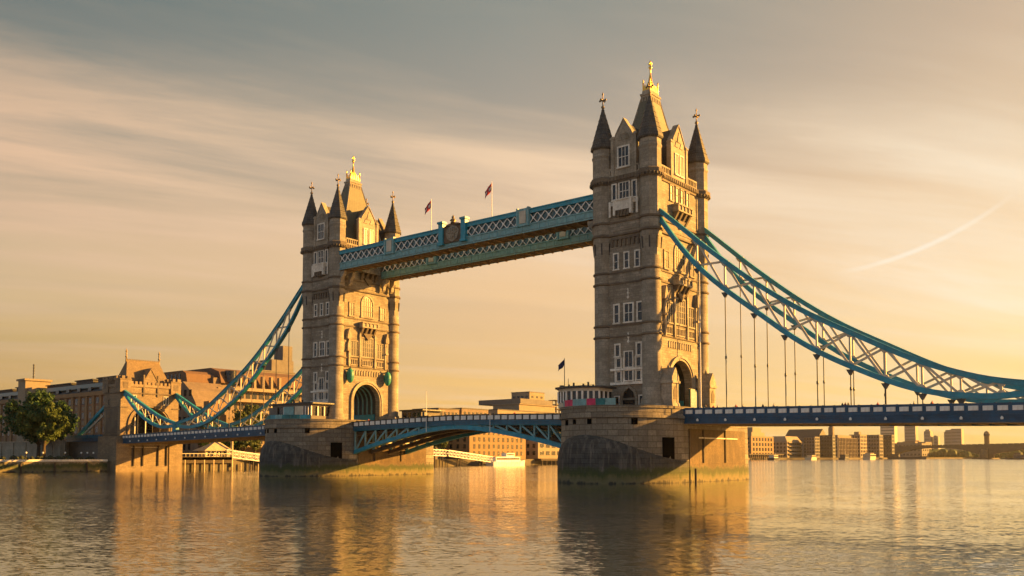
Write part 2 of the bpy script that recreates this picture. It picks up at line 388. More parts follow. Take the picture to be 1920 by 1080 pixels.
    def build(s, name, mat, parent=None, org=None):
        o3 = ORG.get(parent.name, (0, 0, 0)) if parent is not None else (org or (0, 0, 0))
        me = bpy.data.meshes.new(name)
        me.from_pydata([(x - o3[0], y - o3[1], z - o3[2]) for x, y, z in s.v], [], s.f)
        me.polygons.foreach_set('use_smooth', s.sm)
        bm = bmesh.new(); bm.from_mesh(me); bmesh.ops.recalc_face_normals(bm, faces=bm.faces); bm.to_mesh(me); bm.free()
        me.materials.append(M[mat] if isinstance(mat, str) else mat)
        o = bpy.data.objects.new(name, me); C.objects.link(o)
        if parent is not None: o.parent = parent; ORG[o.name] = o3
        else: o.location = o3; ORG[o.name] = o3
        return o


ORG = {}
LABELS = set()


def thing(name, label, cat, loc=(0, 0, 0), group=None):
    o = bpy.data.objects.new(name, None); C.objects.link(o); o.location = loc; o.empty_display_size = .5
    ORG[o.name] = tuple(loc); tag(o, label, cat, group)
    return o


def tag(o, label, cat, group=None, kind=None):
    if label: o['label'] = label
    if cat: o['category'] = cat
    if group: o['group'] = group
    if kind: o['kind'] = kind
    return o


def structure(o): o['kind'] = 'structure'; return o


def kids(o): return [c for c in list(C.objects) if c.parent == o]


def copy_tree(o, loc=None, parent=None):
    index = {}
    for c in C.objects:
        if c.parent: index.setdefault(c.parent.name, []).append(c)

    def rec(q, par):
        c = q.copy(); C.objects.link(c); c.parent = par
        for ch in index.get(q.name, []): rec(ch, c)
        return c
    r = rec(o, parent)
    if loc is not None: r.location = loc; ORG[r.name] = tuple(loc)
    return r


def place_copy(src, parent, loc, rotz=0.):       # one more instance of a part with the same mesh
    c = src.copy(); C.objects.link(c); c.parent = parent; c.location = loc; c.rotation_euler = (0, 0, rotz)
    return c


def arcpts(cx, cz, rx, rz, a0, a1, n):
    return [(cx + rx * math.cos(R(a0 + (a1 - a0) * i / n)), cz + rz * math.sin(R(a0 + (a1 - a0) * i / n))) for i in range(n + 1)]


def lerp_table(tab, x):
    for (xa, za), (xb, zb) in zip(tab, tab[1:]):
        if x <= xb: break
    i = tab.index((xa, za)); pts = tab
    p0 = pts[max(i - 1, 0)]; p3 = pts[min(i + 2, len(pts) - 1)]
    t = (x - xa) / (xb - xa); h = xb - xa
    ma = (zb - p0[1]) / (xb - p0[0]); mb = (p3[1] - za) / (p3[0] - xa)
    return (2 * t**3 - 3 * t**2 + 1) * za + (t**3 - 2 * t**2 + t) * h * ma + (-2 * t**3 + 3 * t**2) * zb + (t**3 - t**2) * h * mb


D = 41.15          # half distance between the tower centres
TX, TY = 4.8, 8.62
WX, WY = 5.5, 9.3

# ------------------------------------------------------------------ setting: river, ground
def setting():
    w = MB(); w.add([(-9000, -9000, 0), (9000, -9000, 0), (9000, 12000, 0), (-9000, 12000, 0)], [(0, 1, 2, 3)])
    structure(w.build('river_water', 'river_water'))
    g = MB()
    bank = [(-136, -900), (-136, 42), (-151, 140), (-160, 184), (-172, 270), (-262, 700), (-396, 1020), (-386, 1125), (-350, 1215), (-350, 1690), (-330, 1960), (-120, 2300), (900, 2600), (9000, 3300), (9000, 11000), (-8900, 11000), (-8900, -900)]
    g.ext(bank, 'z', -3, 3.0); structure(g.build('ground', 'earth'))


setting()


# ------------------------------------------------------------------ the two big towers
def TS(org): return lambda u, z, d: (org + u, -WY - d, z)      # river face
def TE(org): return lambda u, z, d: (org + WX + d, u, z)       # road face


def window(parent, T, c, w, z0, z1, nx=1, nz=1, arch=False, sw=.28, frame='pale_stone', pane='glass_dark', hood=False):
    m = MB(); u0, u1 = c - w / 2, c + w / 2
    if arch:
        rise = min(w * .62, (z1 - z0) * .45); zs = z1 - rise
        inn = arcpts(c, zs, w / 2, rise, 0, 180, 14); out = arcpts(c, zs, w / 2 + sw, rise + sw, 0, 180, 14)
        for i in range(14):
            m.fext(T, [inn[i], inn[i + 1], out[i + 1], out[i]], -.05, .20)
    else:
        zs = z1
        m.fbox(T, u0 - sw, u1 + sw, z1, z1 + sw, -.05, .20)
    m.fbox(T, u0 - sw, u0, z0, zs, -.05, .18); m.fbox(T, u1, u1 + sw, z0, zs, -.05, .18)
    m.fbox(T, u0 - sw - .08, u1 + sw + .08, z0 - sw, z0, -.05, .28)
    mu = .10
    for i in range(1, nx):
        x = u0 + w * i / nx
        m.fbox(T, x - mu / 2, x + mu / 2, z0, z1 - (.12 * w if arch else 0), .02, .13)
    for j in range(1, nz):
        z = z0 + (z1 - z0) * j / nz
        m.fbox(T, u0, u1, z - mu / 2, z + mu / 2, .02, .125)
    if hood: m.fbox(T, u0 - sw - .15, u1 + sw + .15, z1 + sw, z1 + sw + .18, -.05, .34)
    o = m.build('window', frame, parent)
    p = MB()
    if arch: p.fext(T, [(u0, z0), (u1, z0)] + arcpts(c, zs, w / 2, z1 - zs, 0, 180, 14), -.03, .05)
    else: p.fbox(T, u0, u1, z0, z1, -.03, .05)
    p.build('pane', pane, o)
    return o


def gable(parent, T, half, zb, zs, za, east):
    # stone dormer gable with its own roof running back into the main roof
    m = MB()
    prof = [(-half, zb), (half, zb), (half, zs), (half * .80, zs + (za - zs) * .30), (half * .22, za - .75), (0, za), (-half * .22, za - .75), (-half * .80, zs + (za - zs) * .30), (-half, zs)]
    m.fext(T, prof, -.9, .12)
    cop = prof[2:]
    for i in range(len(cop) - 1):
        (a, b), (c, d) = cop[i], cop[i + 1]
        m.fext(T, [(a, b), (c, d), (c, d + .28), (a, b + .28)], -.95, .26)
    for s in (-1, 1):            # little pinnacle turrets at the shoulders
        m.fbox(T, s * (half + .22) - .32, s * (half + .22) + .32, zb, zs + .5, -.45, .30)
        m.fbox(T, s * (half + .22) - .44, s * (half + .22) + .44, zs + .5, zs + .75, -.55, .42)
        m.fbox(T, s * (half + .22) - .26, s * (half + .22) + .26, zs + .75, zs + 1.0, -.40, .25)
    # blind tracery above the window
    for s in (-1, 1):
        m.fext(T, [(s * half * .15, zs + .1), (s * half * .55, zs + .1), (s * half * .35, zs + 1.2)], .1, .24)
    m.fext(T, [(-half * .2, zs + 1.1), (half * .2, zs + 1.1), (0, za - 1.2)], .1, .24)
    g = m.build('dormer', 'trim_stone', parent)
    r = MB(); back = -5.2 if east else -6.8
    r.fext(T, [(-half * .93, zb + .3), (half * .93, zb + .3), (half * .93, zs - .05), (0, za - .35), (-half * .93, zs - .05)], back, -.92)
    r.build('dormer_roof', 'slate', g)
    return g


def make_tower(x):
    t = thing('bridge_tower', 'x', 'tower', (x, 0, 12.5))
    # --- walls with the road arch running through
    m = MB(); ro = 4.05; zs = 17.2; ra = 4.0
    arch = arcpts(0, zs, ro, ra, 0, 180, 20)
    m.ext([(WY, 12.3), (WY, 42.8), (-WY, 42.8), (-WY, 12.3), (-ro, 12.3)] + arch[::-1] + [(ro, 12.3)], 'x', x - WX, x + WX)
    m.box(x - WX - .12, x + WX + .12, -WY - .12, WY + .12, 42.802, 53.0)
    # upper blind panel bands and corner quoin strips
    for T, h in ((TS(x), 3.0), (TE(x), 6.6)):
        m.fbox(T, -h, h, 43.7, 44.9, .1, .2)
        for s in (-1, 1): m.fbox(T, s * (h + .05) - .16, s * (h + .05) + .16, 45.6, 52.2, .1, .26)
    m.build('wall', 'tower_stone', t)
    # --- string courses
    for i, (z, h, d, mt) in enumerate(((25.1, .28, .30, 'dark_trim'), (27.05, .28, .26, 'dark_trim'), (34.45, .28, .30, 'dark_trim'), (36.35, .28, .26, 'dark_trim'), (43.0, .34, .34, 'dark_trim'), (45.25, .30, .30, 'dark_trim'))):
        m = MB(); e = 0. if z < 42 else .12
        dd = d * .7
        m.box(x - WX - e - dd, x + WX + e + dd, -TY + 1.3, TY - 1.3, z - h / 2 - .003, z + h / 2 + .003)
        m.box(x - TX + 1.3, x + TX - 1.3, -WY - e - dd, WY + e + dd, z - h / 2, z + h / 2)
        r = (1.68 if z < 40 else 1.86) + d * .8
        for sx in (-1, 1):
            for sy in (-1, 1):
                if z < 40: m.lathe(x + sx * TX, sy * TY, [(r - .25, z - h / 2 - .1), (r, z - h / 2 + .008), (r, z + h / 2 - .03), (r - .22, z + h / 2 + .10)], 24)
                else: m.lathe(x + sx * TX, sy * TY, [(r - .2, z - h / 2 - .1), (r + .05, z - h / 2 + .008), (r + .05, z + h / 2 - .03), (r - .2, z + h / 2 + .10)], 8, R(22.5), False)
        m.build('string_course', mt, t)
    # --- ornate main cornice
    m = MB()
    m.box(x - WX - .5, x + WX + .5, -TY + 1.5, TY - 1.5, 52.55, 53.35); m.box(x - TX + 1.5, x + TX - 1.5, -WY - .5, WY + .5, 52.553, 53.353)
    m.box(x - WX - .32, x + WX + .32, -TY + 1.5, TY - 1.5, 52.1, 52.549); m.box(x - TX + 1.5, x + TX - 1.5, -WY - .32, WY + .32, 52.103, 52.549)
    for sx in (-1, 1):
        for sy in (-1, 1):
            m.lathe(x + sx * TX, sy * TY, [(1.88, 51.9), (2.22, 52.5), (2.38, 52.62), (2.38, 53.28), (2.18, 53.45), (1.85, 53.6)], 8, R(22.5), False)
            for k in range(24):
                a = R(k * 15); q = 2.28
                m.box(x + sx * TX + q * math.cos(a) - .13, x + sx * TX + q * math.cos(a) + .13, sy * TY + q * math.sin(a) - .13, sy * TY + q * math.sin(a) + .13, 52.2, 52.62)
    for k in range(9):
        u = -2.8 + .7 * k
        m.fbox(TS(x), u - .18, u + .18, 52.62, 53.22, .45, .62)
    for k in range(19):
        u = -6.3 + .7 * k
        m.fbox(TE(x), u - .18, u + .18, 52.62, 53.22, .45, .62)
    m.build('cornice', 'dark_trim', t)
    # --- four corner turrets
    for sx in (-1, 1):
        for sy in (-1, 1):
            cx, cy = x + sx * TX, sy * TY
            m = MB()
            m.lathe(cx, cy, [(2.15, 12.3), (2.15, 13.2), (1.95, 13.45), (1.95, 13.9), (1.68, 14.3), (1.66, 38.5)], 28)
            m.lathe(cx, cy, [(1.665, 38.2), (1.70, 39.2), (1.82, 41.3), (1.90, 42.0), (1.90, 57.5)], 8, R(22.5), False)
            m.lathe(cx, cy, [(1.91, 57.0), (2.04, 57.3), (2.04, 57.55), (1.91, 57.8), (1.91, 58.6), (2.12, 58.9)], 8, R(22.5), False)
            tu = m.build('turret', 'turret_stone', t)
            m = MB()           # near-black boxes standing in for shade in the corbel slots
            for k in range(8):
                a = R(45 * k + 22.5)
                ca, sa = math.cos(a), math.sin(a)
                m.hexa([(cx + (q * ca - w * sa), cy + (q * sa + w * ca), z) for z, qq in ((39.7, 1.72), (41.7, 1.92)) for q, w in ((qq - .4, -.11), (qq + .06, -.11), (qq + .06, .11), (qq - .4, .11))])
            m.build('corbel_shade', 'iron_dark', tu)
            m = MB()
            prof = [(2.14, 58.72), (2.30, 58.95), (2.22, 59.6)]
            for k in range(7):
                z = 59.6 + k * .95; r = 2.12 - k * .270
                prof += [(r, z + .05), (r - .24, z + .90), (r - .18, z + .95)]
            prof += [(.10, 66.6)]
            m.lathe(cx, cy, prof, 8, R(22.5), False)
            cone = m.build('cone_roof', 'slate', tu)
            m = MB()
            m.lathe(cx, cy, [(.12, 66.4), (.32, 66.75), (.32, 66.95), (.12, 67.15), (.10, 67.9), (.22, 68.1), (.10, 68.3), (.08, 69.0), (.18, 69.2), (.03, 69.6)], 8)
            m.box(cx - .62, cx + .62, cy - .09, cy + .09, 68.02, 68.22); m.box(cx - .09, cx + .09, cy - .62, cy + .62, 68.025, 68.215)
            for q in (-.6, .6): m.sphere((cx + q, cy, 68.12), .2, 5); m.sphere((cx, cy + q, 68.12), .2, 5)
            m.build('finial', 'bronze_finial', cone)
    # --- steep main roof with gilded crown
    m = MB(); z0, z1 = 53.2, 69.7
    lv = [(4.2, 7.3, 53.2), (3.4, 5.9, 57.0), (2.6, 4.45, 61.0), (1.65, 2.9, 65.5), (.92, 1.72, 69.7)]
    for (a, b, za), (a2, b2, zb) in zip(lv, lv[1:]): m.frus((x - a, x + a, -b, b), za, (x - a2, x + a2, -b2, b2), zb)
    roof = m.build('roof', 'roof_lead', t)
    m = MB()
    for sx in (-1, 1):
        for sy in (-1, 1):
            for (a, b, za), (a2, b2, zb) in zip(lv, lv[1:]): m.beam((x + sx * a, sy * b, za), (x + sx * a2, sy * b2, zb), .22, .22)
    m.box(x - 1.0, x + 1.0, -1.8, 1.8, 69.703, 70.1); m.box(x - 1.12, x + 1.12, -1.92, 1.92, 70.103, 70.45); m.box(x - .85, x + .85, -1.55, 1.55, 70.453, 71.1)
    for k in range(6): m.box(x + .9, x + 1.12, -1.6 + k * .58, -1.3 + k * .58, 68.9, 69.6)
    for k in range(3): m.box(x - .75 + k * .58, x - .45 + k * .58, -1.95, -1.72, 68.9, 69.6)
    m.build('roof_platform', 'trim_stone', roof)
    m = MB()
    for sx in (-1, 1):
        for sy in (-1, 1):
            m.lathe(x + sx * .72, sy * 1.4, [(.14, 71.0), (.14, 72.4), (.2, 72.5), (.08, 72.75), (.16, 72.95), (.02, 73.3)], 6)
    for k in range(4):
        for q in (-1, 1):
            y = -1.0 + k * .67
            m.frus((x + q * .7 - .06, x + q * .7 + .06, y - .28, y + .28), 71.0, (x + q * .7 - .03, x + q * .7 + .03, y - .04, y + .04), 72.3)
            if k < 2:
                u = -.3 + k * .6
                m.frus((x + u - .26, x + u + .26, q * 1.4 - .06, q * 1.4 + .06), 71.0, (x + u - .04, x + u + .04, q * 1.4 - .03, q * 1.4 + .03), 72.3)
    m.frus((x - .6, x + .6, -1.2, 1.2), 71.1, (x - .28, x + .28, -.42, .42), 73.0)
    m.lathe(x, 0, [(.42, 72.9), (.26, 74.0), (.14, 74.6), (.14, 75.4), (.34, 75.7), (.34, 75.9), (.12, 76.1), (.10, 76.5), (.22, 76.7), (.02, 77.2)], 8)
    m.box(x - .4, x + .4, -.07, .07, 76.35, 76.5); m.box(x - .07, x + .07, -.4, .4, 76.355, 76.495)
    m.build('gold_crown', 'gold', roof)
    # --- dormers on four sides (window only where it can be seen)
    gs = gable(t, TS(x), 2.05, 53.2, 59.6, 63.3, False)
    window(gs, lambda u, z, d: TS(x)(u, z, d + .12), 0, 2.0, 54.9, 58.3, 3, 2)
    ge = gable(t, TE(x), 2.55, 53.2, 59.3, 63.5, True)
    for c in (-.85, .95): window(ge, lambda u, z, d: TE(x)(u, z, d + .12), c, 1.0, 54.4, 58.0, 2, 1, pane='glass_warm', sw=.2)
    gable(t, lambda u, z, d: (x - u, WY + d, z), 2.05, 53.2, 59.6, 63.3, False)
    gable(t, lambda u, z, d: (x - WX - d, -u, z), 2.55, 53.2, 59.3, 63.5, True)
    # --- pierced parapet
    for T, a, b in ((TS(x), 2.5, 2.95), (TE(x), 3.1, 6.7), (lambda u, z, d: (x - u, WY + d, z), 2.5, 2.95), (lambda u, z, d: (x - WX - d, -u, z), 3.1, 6.7)):
        for s in (-1, 1):
            lo, hi = min(s * a, s * b), max(s * a, s * b); m = MB()
            m.fbox(T, lo, hi, 53.35, 53.7, -.1, .2); m.fbox(T, lo, hi, 54.6, 54.9, -.1, .2)
            k = max(1, round((hi - lo) / .6))
            for i in range(k + 1):
                u = lo + (hi - lo) * i / k
                m.fbox(T, u - .11, u + .11, 53.7, 54.6, -.05, .15)
            m.build('parapet', 'trim_stone', t)
    # --- river face windows and ornaments
    T = TS(x); TU = lambda u, z, d: TS(x)(u, z, d + .12)
    window(t, TU, .1, 1.9, 49.0, 52.0, 3, 2, sw=.2); window(t, TU, -1.95, .65, 49.1, 51.9, 1, 1, sw=.2); window(t, TU, 2.15, .65, 49.1, 51.9, 1, 1, sw=.2)
    m = MB()
    m.fbox(TU, -2.9, 3.0, 48.15, 48.75, -.05, .35); m.fbox(TU, -1.6, 1.9, 47.1, 48.75, -.05, .9); m.fbox(TU, -1.8, 2.1, 48.75, 49.0, -.05, 1.05)
    for u in (-2.7, -1.5, 1.8, 2.8): m.fbox(TU, u - .2, u + .2, 46.2, 48.9, .3, 1.0 if abs(u) < 2.2 else .45)
    m.build('balcony', 'pale_stone', t)
    m = MB()
    m.fext(TU, [(-1.7, 47.1), (2.0, 47.1), (1.2, 46.0), (-.9, 46.0)], -.05, .75)
    for k in range(5):
        u = -1.2 + .65 * k; m.fext(TU, [(u - .2, 47.05), (u + .2, 47.05), (u, 45.9)], .7, .95)
    m.build('carved_corbel', 'dark_trim', t)
    m = MB(); m.fbox(T, -2.6, 3.0, 42.1, 42.5, -.05, .35)
    for k in range(7): m.fext(T, [(-2.5 + .88 * k - .16, 40.9), (-2.5 + .88 * k + .16, 40.9), (-2.5 + .88 * k + .2, 42.1), (-2.5 + .88 * k - .2, 42.1)], -.05, .32)
    m.build('corbel_table', 'dark_trim', t)
    for c in (-1.75, .4, 2.55): window(t, T, c, .72, 36.95, 39.6, 1, 2, sw=.22)
    for c, w in ((-1.7, .8), (.75, 1.55), (3.0, .8)): window(t, T, c, w, 27.55, 30.6, 2 if w > 1 else 1, 2, sw=.26)
    window(t, T, -1.55, .72, 21.7, 23.6, sw=.28); window(t, T, 2.75, .72, 21.7, 23.6, sw=.28)
    window(t, T, .65, 1.5, 19.7, 22.3, 2, 1, sw=.2); window(t, T, .65, 1.5, 17.4, 19.0, 2, 1, sw=.2)
    for c in (-1.35, 2.65):
        window(t, T, c, .75, 19.75, 21.2, sw=.14); window(t, T, c, .75, 17.4, 18.9, sw=.14)
    m = MB(); m.fbox(T, -2.9, 4.1, 19.12, 19.5, -.05, .42); m.fbox(T, -2.9, 4.1, 16.65, 17.1, -.05, .46)
    for u in (-.3, 1.6, -2.0, 3.3, -.75, 2.05): m.fbox(T, u - .1, u + .1, 17.1, 21.4, -.05, .24)
    m.build('window_ledge', 'pale_stone', t)
    for zc in (24.1, 31.8):
        m = MB(); m.fbox(T, .56, .68, zc - .1, zc + 1.4, -.05, .08)
        for dz, r in ((0, .20), (.75, .16), (1.4, .13)):
            m.fext(T, [(.62 - r * 1.3, zc + dz), (.62, zc + dz - r * 1.4), (.62 + r * 1.3, zc + dz), (.62, zc + dz + r * 1.4)], -.05, .15)
        m.build('ornament', 'pale_stone', t)
    # pointed pier door with side windows
    m = MB(); pts = [(-.55, 12.5), (-.55, 14.3), (-.2, 15.3), (.75, 16.15), (1.7, 15.3), (2.05, 14.3), (2.05, 12.5)]
    outp = [(-.95, 12.5), (-.95, 14.4), (-.5, 15.6), (.75, 16.65), (2.0, 15.6), (2.45, 14.4), (2.45, 12.5)]
    for i in range(6): m.fext(T, [pts[i], pts[i + 1], outp[i + 1], outp[i]], -.05, .4)
    m.fbox(T, -.5, 2.0, 14.0, 14.35, .04, .2)
    dr = m.build('door_arch', 'tower_stone', t)
    m = MB(); m.fext(T, pts, -.03, .05); m.build('door', 'glass_dark', dr)
    for c in (-1.75, 3.15): window(t, T, c, .75, 12.9, 14.6, sw=.2)
    # --- road face windows, oriels, portal
    T = TE(x); TU = lambda u, z, d: TE(x)(u, z, d + .12)
    for c in (-2.9, -.85, .95, 3.0): window(t, TU, c, .8, 49.3, 51.9, 1, 2, sw=.22, frame='trim_stone', pane='glass_warm')
    for zb, h, TT in ((45.6, 2.7, TU), (32.6, 2.5, T)):
        m = MB(); zt = zb + 3.1
        m.fbox(TT, -h, h, zt - 1.35, zt - 1.1, -.05, 1.35); m.fbox(TT, -h, h, zt - .25, zt, -.05, 1.4)
        m.fbox(TT, -h + .1, h - .1, zt - 1.1, zt - .25, -.05, 1.15)
        for k in range(5): u = -h + .18 + (2 * h - .36) * k / 4; m.fbox(TT, u - .17, u + .17, zt - 1.1, zt - .25, 1.0, 1.34)
        m.build('balcony', 'trim_stone', t)
        m = MB()
        for k in range(4):
            u = -h + .5 + (2 * h - 1.) * k / 3
            m.hexa([TT(u - .26, zb, -.05), TT(u + .26, zb, -.05), TT(u + .26, zb, .15), TT(u - .26, zb, .15), TT(u - .26, zt - 1.36, -.05), TT(u + .26, zt - 1.36, -.05), TT(u + .26, zt - 1.36, 1.2), TT(u - .26, zt - 1.36, 1.2)])
        m.fext(TT, [(-1.5, zb + .5), (1.5, zb + .5), (0, zb - 1.0)], -.05, .5)
        m.build('carved_corbel', 'dark_trim', t)
    window(t, T, 0, 3.3, 37.2, 42.0, 5, 4, True, sw=.38, frame='trim_stone', pane='glass_warm')
    for c in (-4.75, 4.75): window(t, T, c, 1.25, 36.95, 39.9, 2, 2, sw=.26, frame='trim_stone', pane='glass_warm')
    window(t, T, 0, 3.2, 27.7, 32.0, 5, 4, sw=.3, frame='trim_stone', pane='glass_warm')
    for c in (-4.0, 4.0): window(t, T, c, 2.1, 27.6, 31.0, 3, 2, sw=.26, frame='trim_stone', pane='glass_warm')
    m = MB()
    for u in (-5.6, -2.35, 2.35, 5.6):
        m.fbox(T, u - .2, u + .2, 25.1, 32.2, -.05, .42); m.fext(T, [(u - .3, 32.2), (u + .3, 32.2), (u, 33.6)], -.05, .42)
    for c, h in ((-4., 1.1), (0, 1.6), (4., 1.1)):
        m.fbox(T, c - h, c + h, 25.45, 25.65, -.05, .2); m.fbox(T, c - h, c + h, 26.75, 26.9, -.05, .2)
        k = 4 if h < 1.3 else 6
        for i in range(k + 1): u = c - h + 2 * h * i / k; m.fbox(T, u - .07, u + .07, 25.65, 26.75, -.05, .16)
    m.build('window_pilaster', 'trim_stone', t)
    for s in (-1, 1):          # canopied niches beside the great window
        m = MB(); c = s * 5.9
        m.fext(T, [(c - .5, 31.4), (c + .5, 31.4), (c + .55, 32.2), (c, 33.8), (c - .55, 32.2)], -.05, .75); m.fbox(T, c - .4, c + .4, 28.6, 28.95, -.05, .7)
        m.fext(T, [(c - .26, 28.95), (c + .26, 28.95), (c + .2, 30.4), (c, 30.9), (c - .2, 30.4)], .1, .5)
        m.build('niche', 'trim_stone', t)
    m = MB()
    for k in range(11): u = -4.0 + .8 * k; m.fext(T, [(u - .22, 23.2), (u + .22, 23.2), (u + .22, 24.0), (u, 24.4), (u - .22, 24.0)], -.05, .16)
    m.build('frieze', 'trim_stone', t)
    m = MB()                   # stepped arch mouldings round the road portal
    for (ri, ro2, d) in ((0, .38, .25), (.40, .85, .42)):
        a = arcpts(0, zs, ro + ri, ra + ri, 0, 180, 26); b = arcpts(0, zs, ro + ro2, ra + ro2, 0, 180, 26)
        for i in range(26): m.fext(T, [a[i], a[i + 1], b[i + 1], b[i]], -.1, d)
        for s in (-1, 1):
            lo, hi = sorted((s * (ro + ri), s * (ro + ro2))); m.fbox(T, lo, hi, 12.5, zs, -.1, d)
    m.build('portal_arch', 'trim_stone', t)
    m = MB()                   # iron lining of the passage, near black to put in its shade
    a = arcpts(0, zs, ro - .03, ra - .03, 0, 180, 18); b = arcpts(0, zs, ro - .16, ra - .16, 0, 180, 18)
    for i in range(18): m.ext([a[i], a[i + 1], b[i + 1], b[i]], 'x', x - WX + .4, x + WX - 1.3)
    for s in (-1, 1):
        lo, hi = sorted((s * (ro - .03), s * (ro - .16))); m.box(x - WX + .4, x + WX - 1.3, lo, hi, 12.4, zs)
    lin = m.build('portal_lining', 'iron_dark', t)
    a = arcpts(0, zs, ro - .17, ra - .17, 0, 180, 18); b = arcpts(0, zs, ro - .42, ra - .42, 0, 180, 18)
    for k in range(6):
        X = x - WX + .9 + k * 1.55; m = MB()
        for i in range(18): m.ext([a[i], a[i + 1], b[i + 1], b[i]], 'x', X - .13, X + .13)
        for s in (-1, 1):
            lo, hi = sorted((s * (ro - .17), s * (ro - .42))); m.box(X - .13, X + .13, lo, hi, 14.4, zs)
        m.build('rib', 'pale_teal', lin)
    for s in (-1, 1):
        m = MB(); lo, hi = sorted((s * (ro - .17), s * (ro - .35))); m.box(x - WX + .5, x + WX - 1.4, lo, hi, 12.4, 14.35)
        m.build('dado', 'teal_paint', lin)
    return t


tw = make_tower(D)
tag(tw, 'tall stone tower on the pier with the pink and teal hoarding', 'tower', 'gothic bridge towers')
tw2 = copy_tree(tw, (-D, 0, 12.5))
tag(tw2, 'stone tower with green shrouded lanterns beside its arched road portal', 'tower')


# ------------------------------------------------------------------ river piers
PIERTOP = 12.5
PHW, PYN, PYF, PNOSE = 10.65, -7.2, 15.0, 15.0


def pier_plan(hw, yn, yf, nn, nf, pw, n=28):
    """counter-clockwise outline: near nose, right side, far nose, left side"""
    pts = []
    for i in range(n + 1):
        a = math.pi * (1 + i / n)
        c, s_ = math.cos(a), -math.sin(a)
        pts.append((hw * math.copysign(abs(c) ** (2 / pw), c), yn - nn * s_ ** (2 / pw)))
    for i in range(n + 1):
        a = math.pi * i / n
        c, s_ = math.cos(a), math.sin(a)
        pts.append((hw * math.copysign(abs(c) ** (2 / pw), c), yf + nf * s_ ** (2 / pw)))
    return pts


def make_pier(x):
    p = thing('bridge_pier', 'x', 'bridge pier', (x, 0, 0))
    pl = pier_plan(PHW, PYN, PYF, PNOSE, 7.3, 2.0)

    def ring(m, k0, z0, k1, z1, smooth=True):
        n = len(pl)
        def off(q, k):
            cy = (PYN + PYF) / 2
            return (x + q[0] * (1 + k / PHW), cy + (q[1] - cy) * (1 + k / 25), 0)
        a = [off(q, k0) for q in pl]; b = [off(q, k1) for q in pl]
        m.add([(q[0], q[1], z0) for q in a] + [(q[0], q[1], z1) for q in b], [(i, (i + 1) % n, n + (i + 1) % n, n + i) for i in range(n)], smooth)
        return a, b
    m = MB()
    ring(m, .25, -2, .12, 3); ring(m, .12, 3, 0, 10.5)
    ring(m, 0, 10.5, .35, 10.52, False); ring(m, .35, 10.52, .35, 10.95, False); ring(m, .35, 10.95, .1, 11.0, False)
    a, b = ring(m, .1, 11.0, .1, 12.1, False)
    ring(m, .1, 12.1, .3, 12.12, False); a, b = ring(m, .3, 12.12, .3, PIERTOP, False)
    n = len(b); m.add([(q[0], q[1], PIERTOP) for q in b], [tuple(range(n))])
    m.build('masonry', 'pier_stone', p)
    # lower cutwater: a pointed foot whose domed top dies into the round wall above
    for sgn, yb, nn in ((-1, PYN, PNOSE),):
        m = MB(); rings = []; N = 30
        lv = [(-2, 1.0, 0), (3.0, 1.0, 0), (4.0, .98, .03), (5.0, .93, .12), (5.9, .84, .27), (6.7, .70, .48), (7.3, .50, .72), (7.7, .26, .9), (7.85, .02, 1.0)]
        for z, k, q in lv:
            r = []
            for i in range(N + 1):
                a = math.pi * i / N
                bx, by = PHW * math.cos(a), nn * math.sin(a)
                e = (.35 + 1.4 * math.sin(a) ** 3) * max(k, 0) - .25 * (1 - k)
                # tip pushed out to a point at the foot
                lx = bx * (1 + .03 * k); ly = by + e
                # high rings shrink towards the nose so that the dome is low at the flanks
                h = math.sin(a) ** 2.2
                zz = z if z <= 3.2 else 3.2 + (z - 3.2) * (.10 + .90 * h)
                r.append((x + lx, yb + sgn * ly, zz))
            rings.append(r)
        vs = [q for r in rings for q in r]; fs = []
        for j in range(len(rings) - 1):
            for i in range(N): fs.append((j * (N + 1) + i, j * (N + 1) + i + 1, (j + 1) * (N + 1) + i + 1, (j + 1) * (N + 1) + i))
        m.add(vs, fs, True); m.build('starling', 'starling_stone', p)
    # flat road-side faces: streaked recessed wall, beams, chamber openings
    for s in (-1, 1):
        m = MB(); f = x + s * (PHW + .1)
        lo, hi = sorted((f - s * .1, f + s * .12)); m.box(lo, hi, PYN + .2, PYF - .5, -1, 8.9)
        w = m.build('face_wall', 'pier_face_stone', p)
        m = MB(); lo, hi = sorted((f + s * .12, f + s * .32))
        m.box(lo, hi, PYN + 3.2, PYF - 4, 7.35, 7.55); m.build('conduit', 'cream_paint', w)
        for yy in (-2.2, 6.2):
            m = MB(); m.box(lo, hi, yy - .18, yy + .18, 3.2, 8.8); m.build('fender', 'timber', w)
    # square drain openings in the near wall, one big flooding hatch: black boxes for the shade inside
    for k, (ang, z0, z1, w) in enumerate(((-112, 9.4, 10.3, .8), (-100, 9.5, 10.3, .5), (-84, 9.5, 10.35, .7), (-48, 9.4, 10.4, 1.0), (-21, 3.8, 7.4, 2.7))):
        a = R(ang); cx_, cy_ = x + (PHW - .02) * math.cos(a), PYN + (PNOSE - .02) * math.sin(a)
        nx, ny = math.cos(a) / PHW, math.sin(a) / PNOSE; l = math.hypot(nx, ny); nx /= l; ny /= l
        T = lambda u, z, d: (cx_ - ny * u + nx * d, cy_ + nx * u + ny * d, z)
        m = MB(); m.fbox(T, -w / 2, w / 2, z0, z1, -.8, .17 if z0 > 8 else .12); m.build('opening', 'void_black', p)
    return p


pr = make_pier(D); tag(pr, 'rounded stone river pier under the tower that carries the hoarding', 'bridge pier', 'stone river piers')
pr2 = copy_tree(pr, (-D, 0, 0)); tag(pr2, 'rounded stone river pier below the tower with green lanterns', 'bridge pier')

m = MB(); m.tube([(D + PHW + .9, -6.3, -1), (D + PHW + .9, -6.3, 2.3)], .2, 8); m.build('mooring_pile', 'timber', pr)


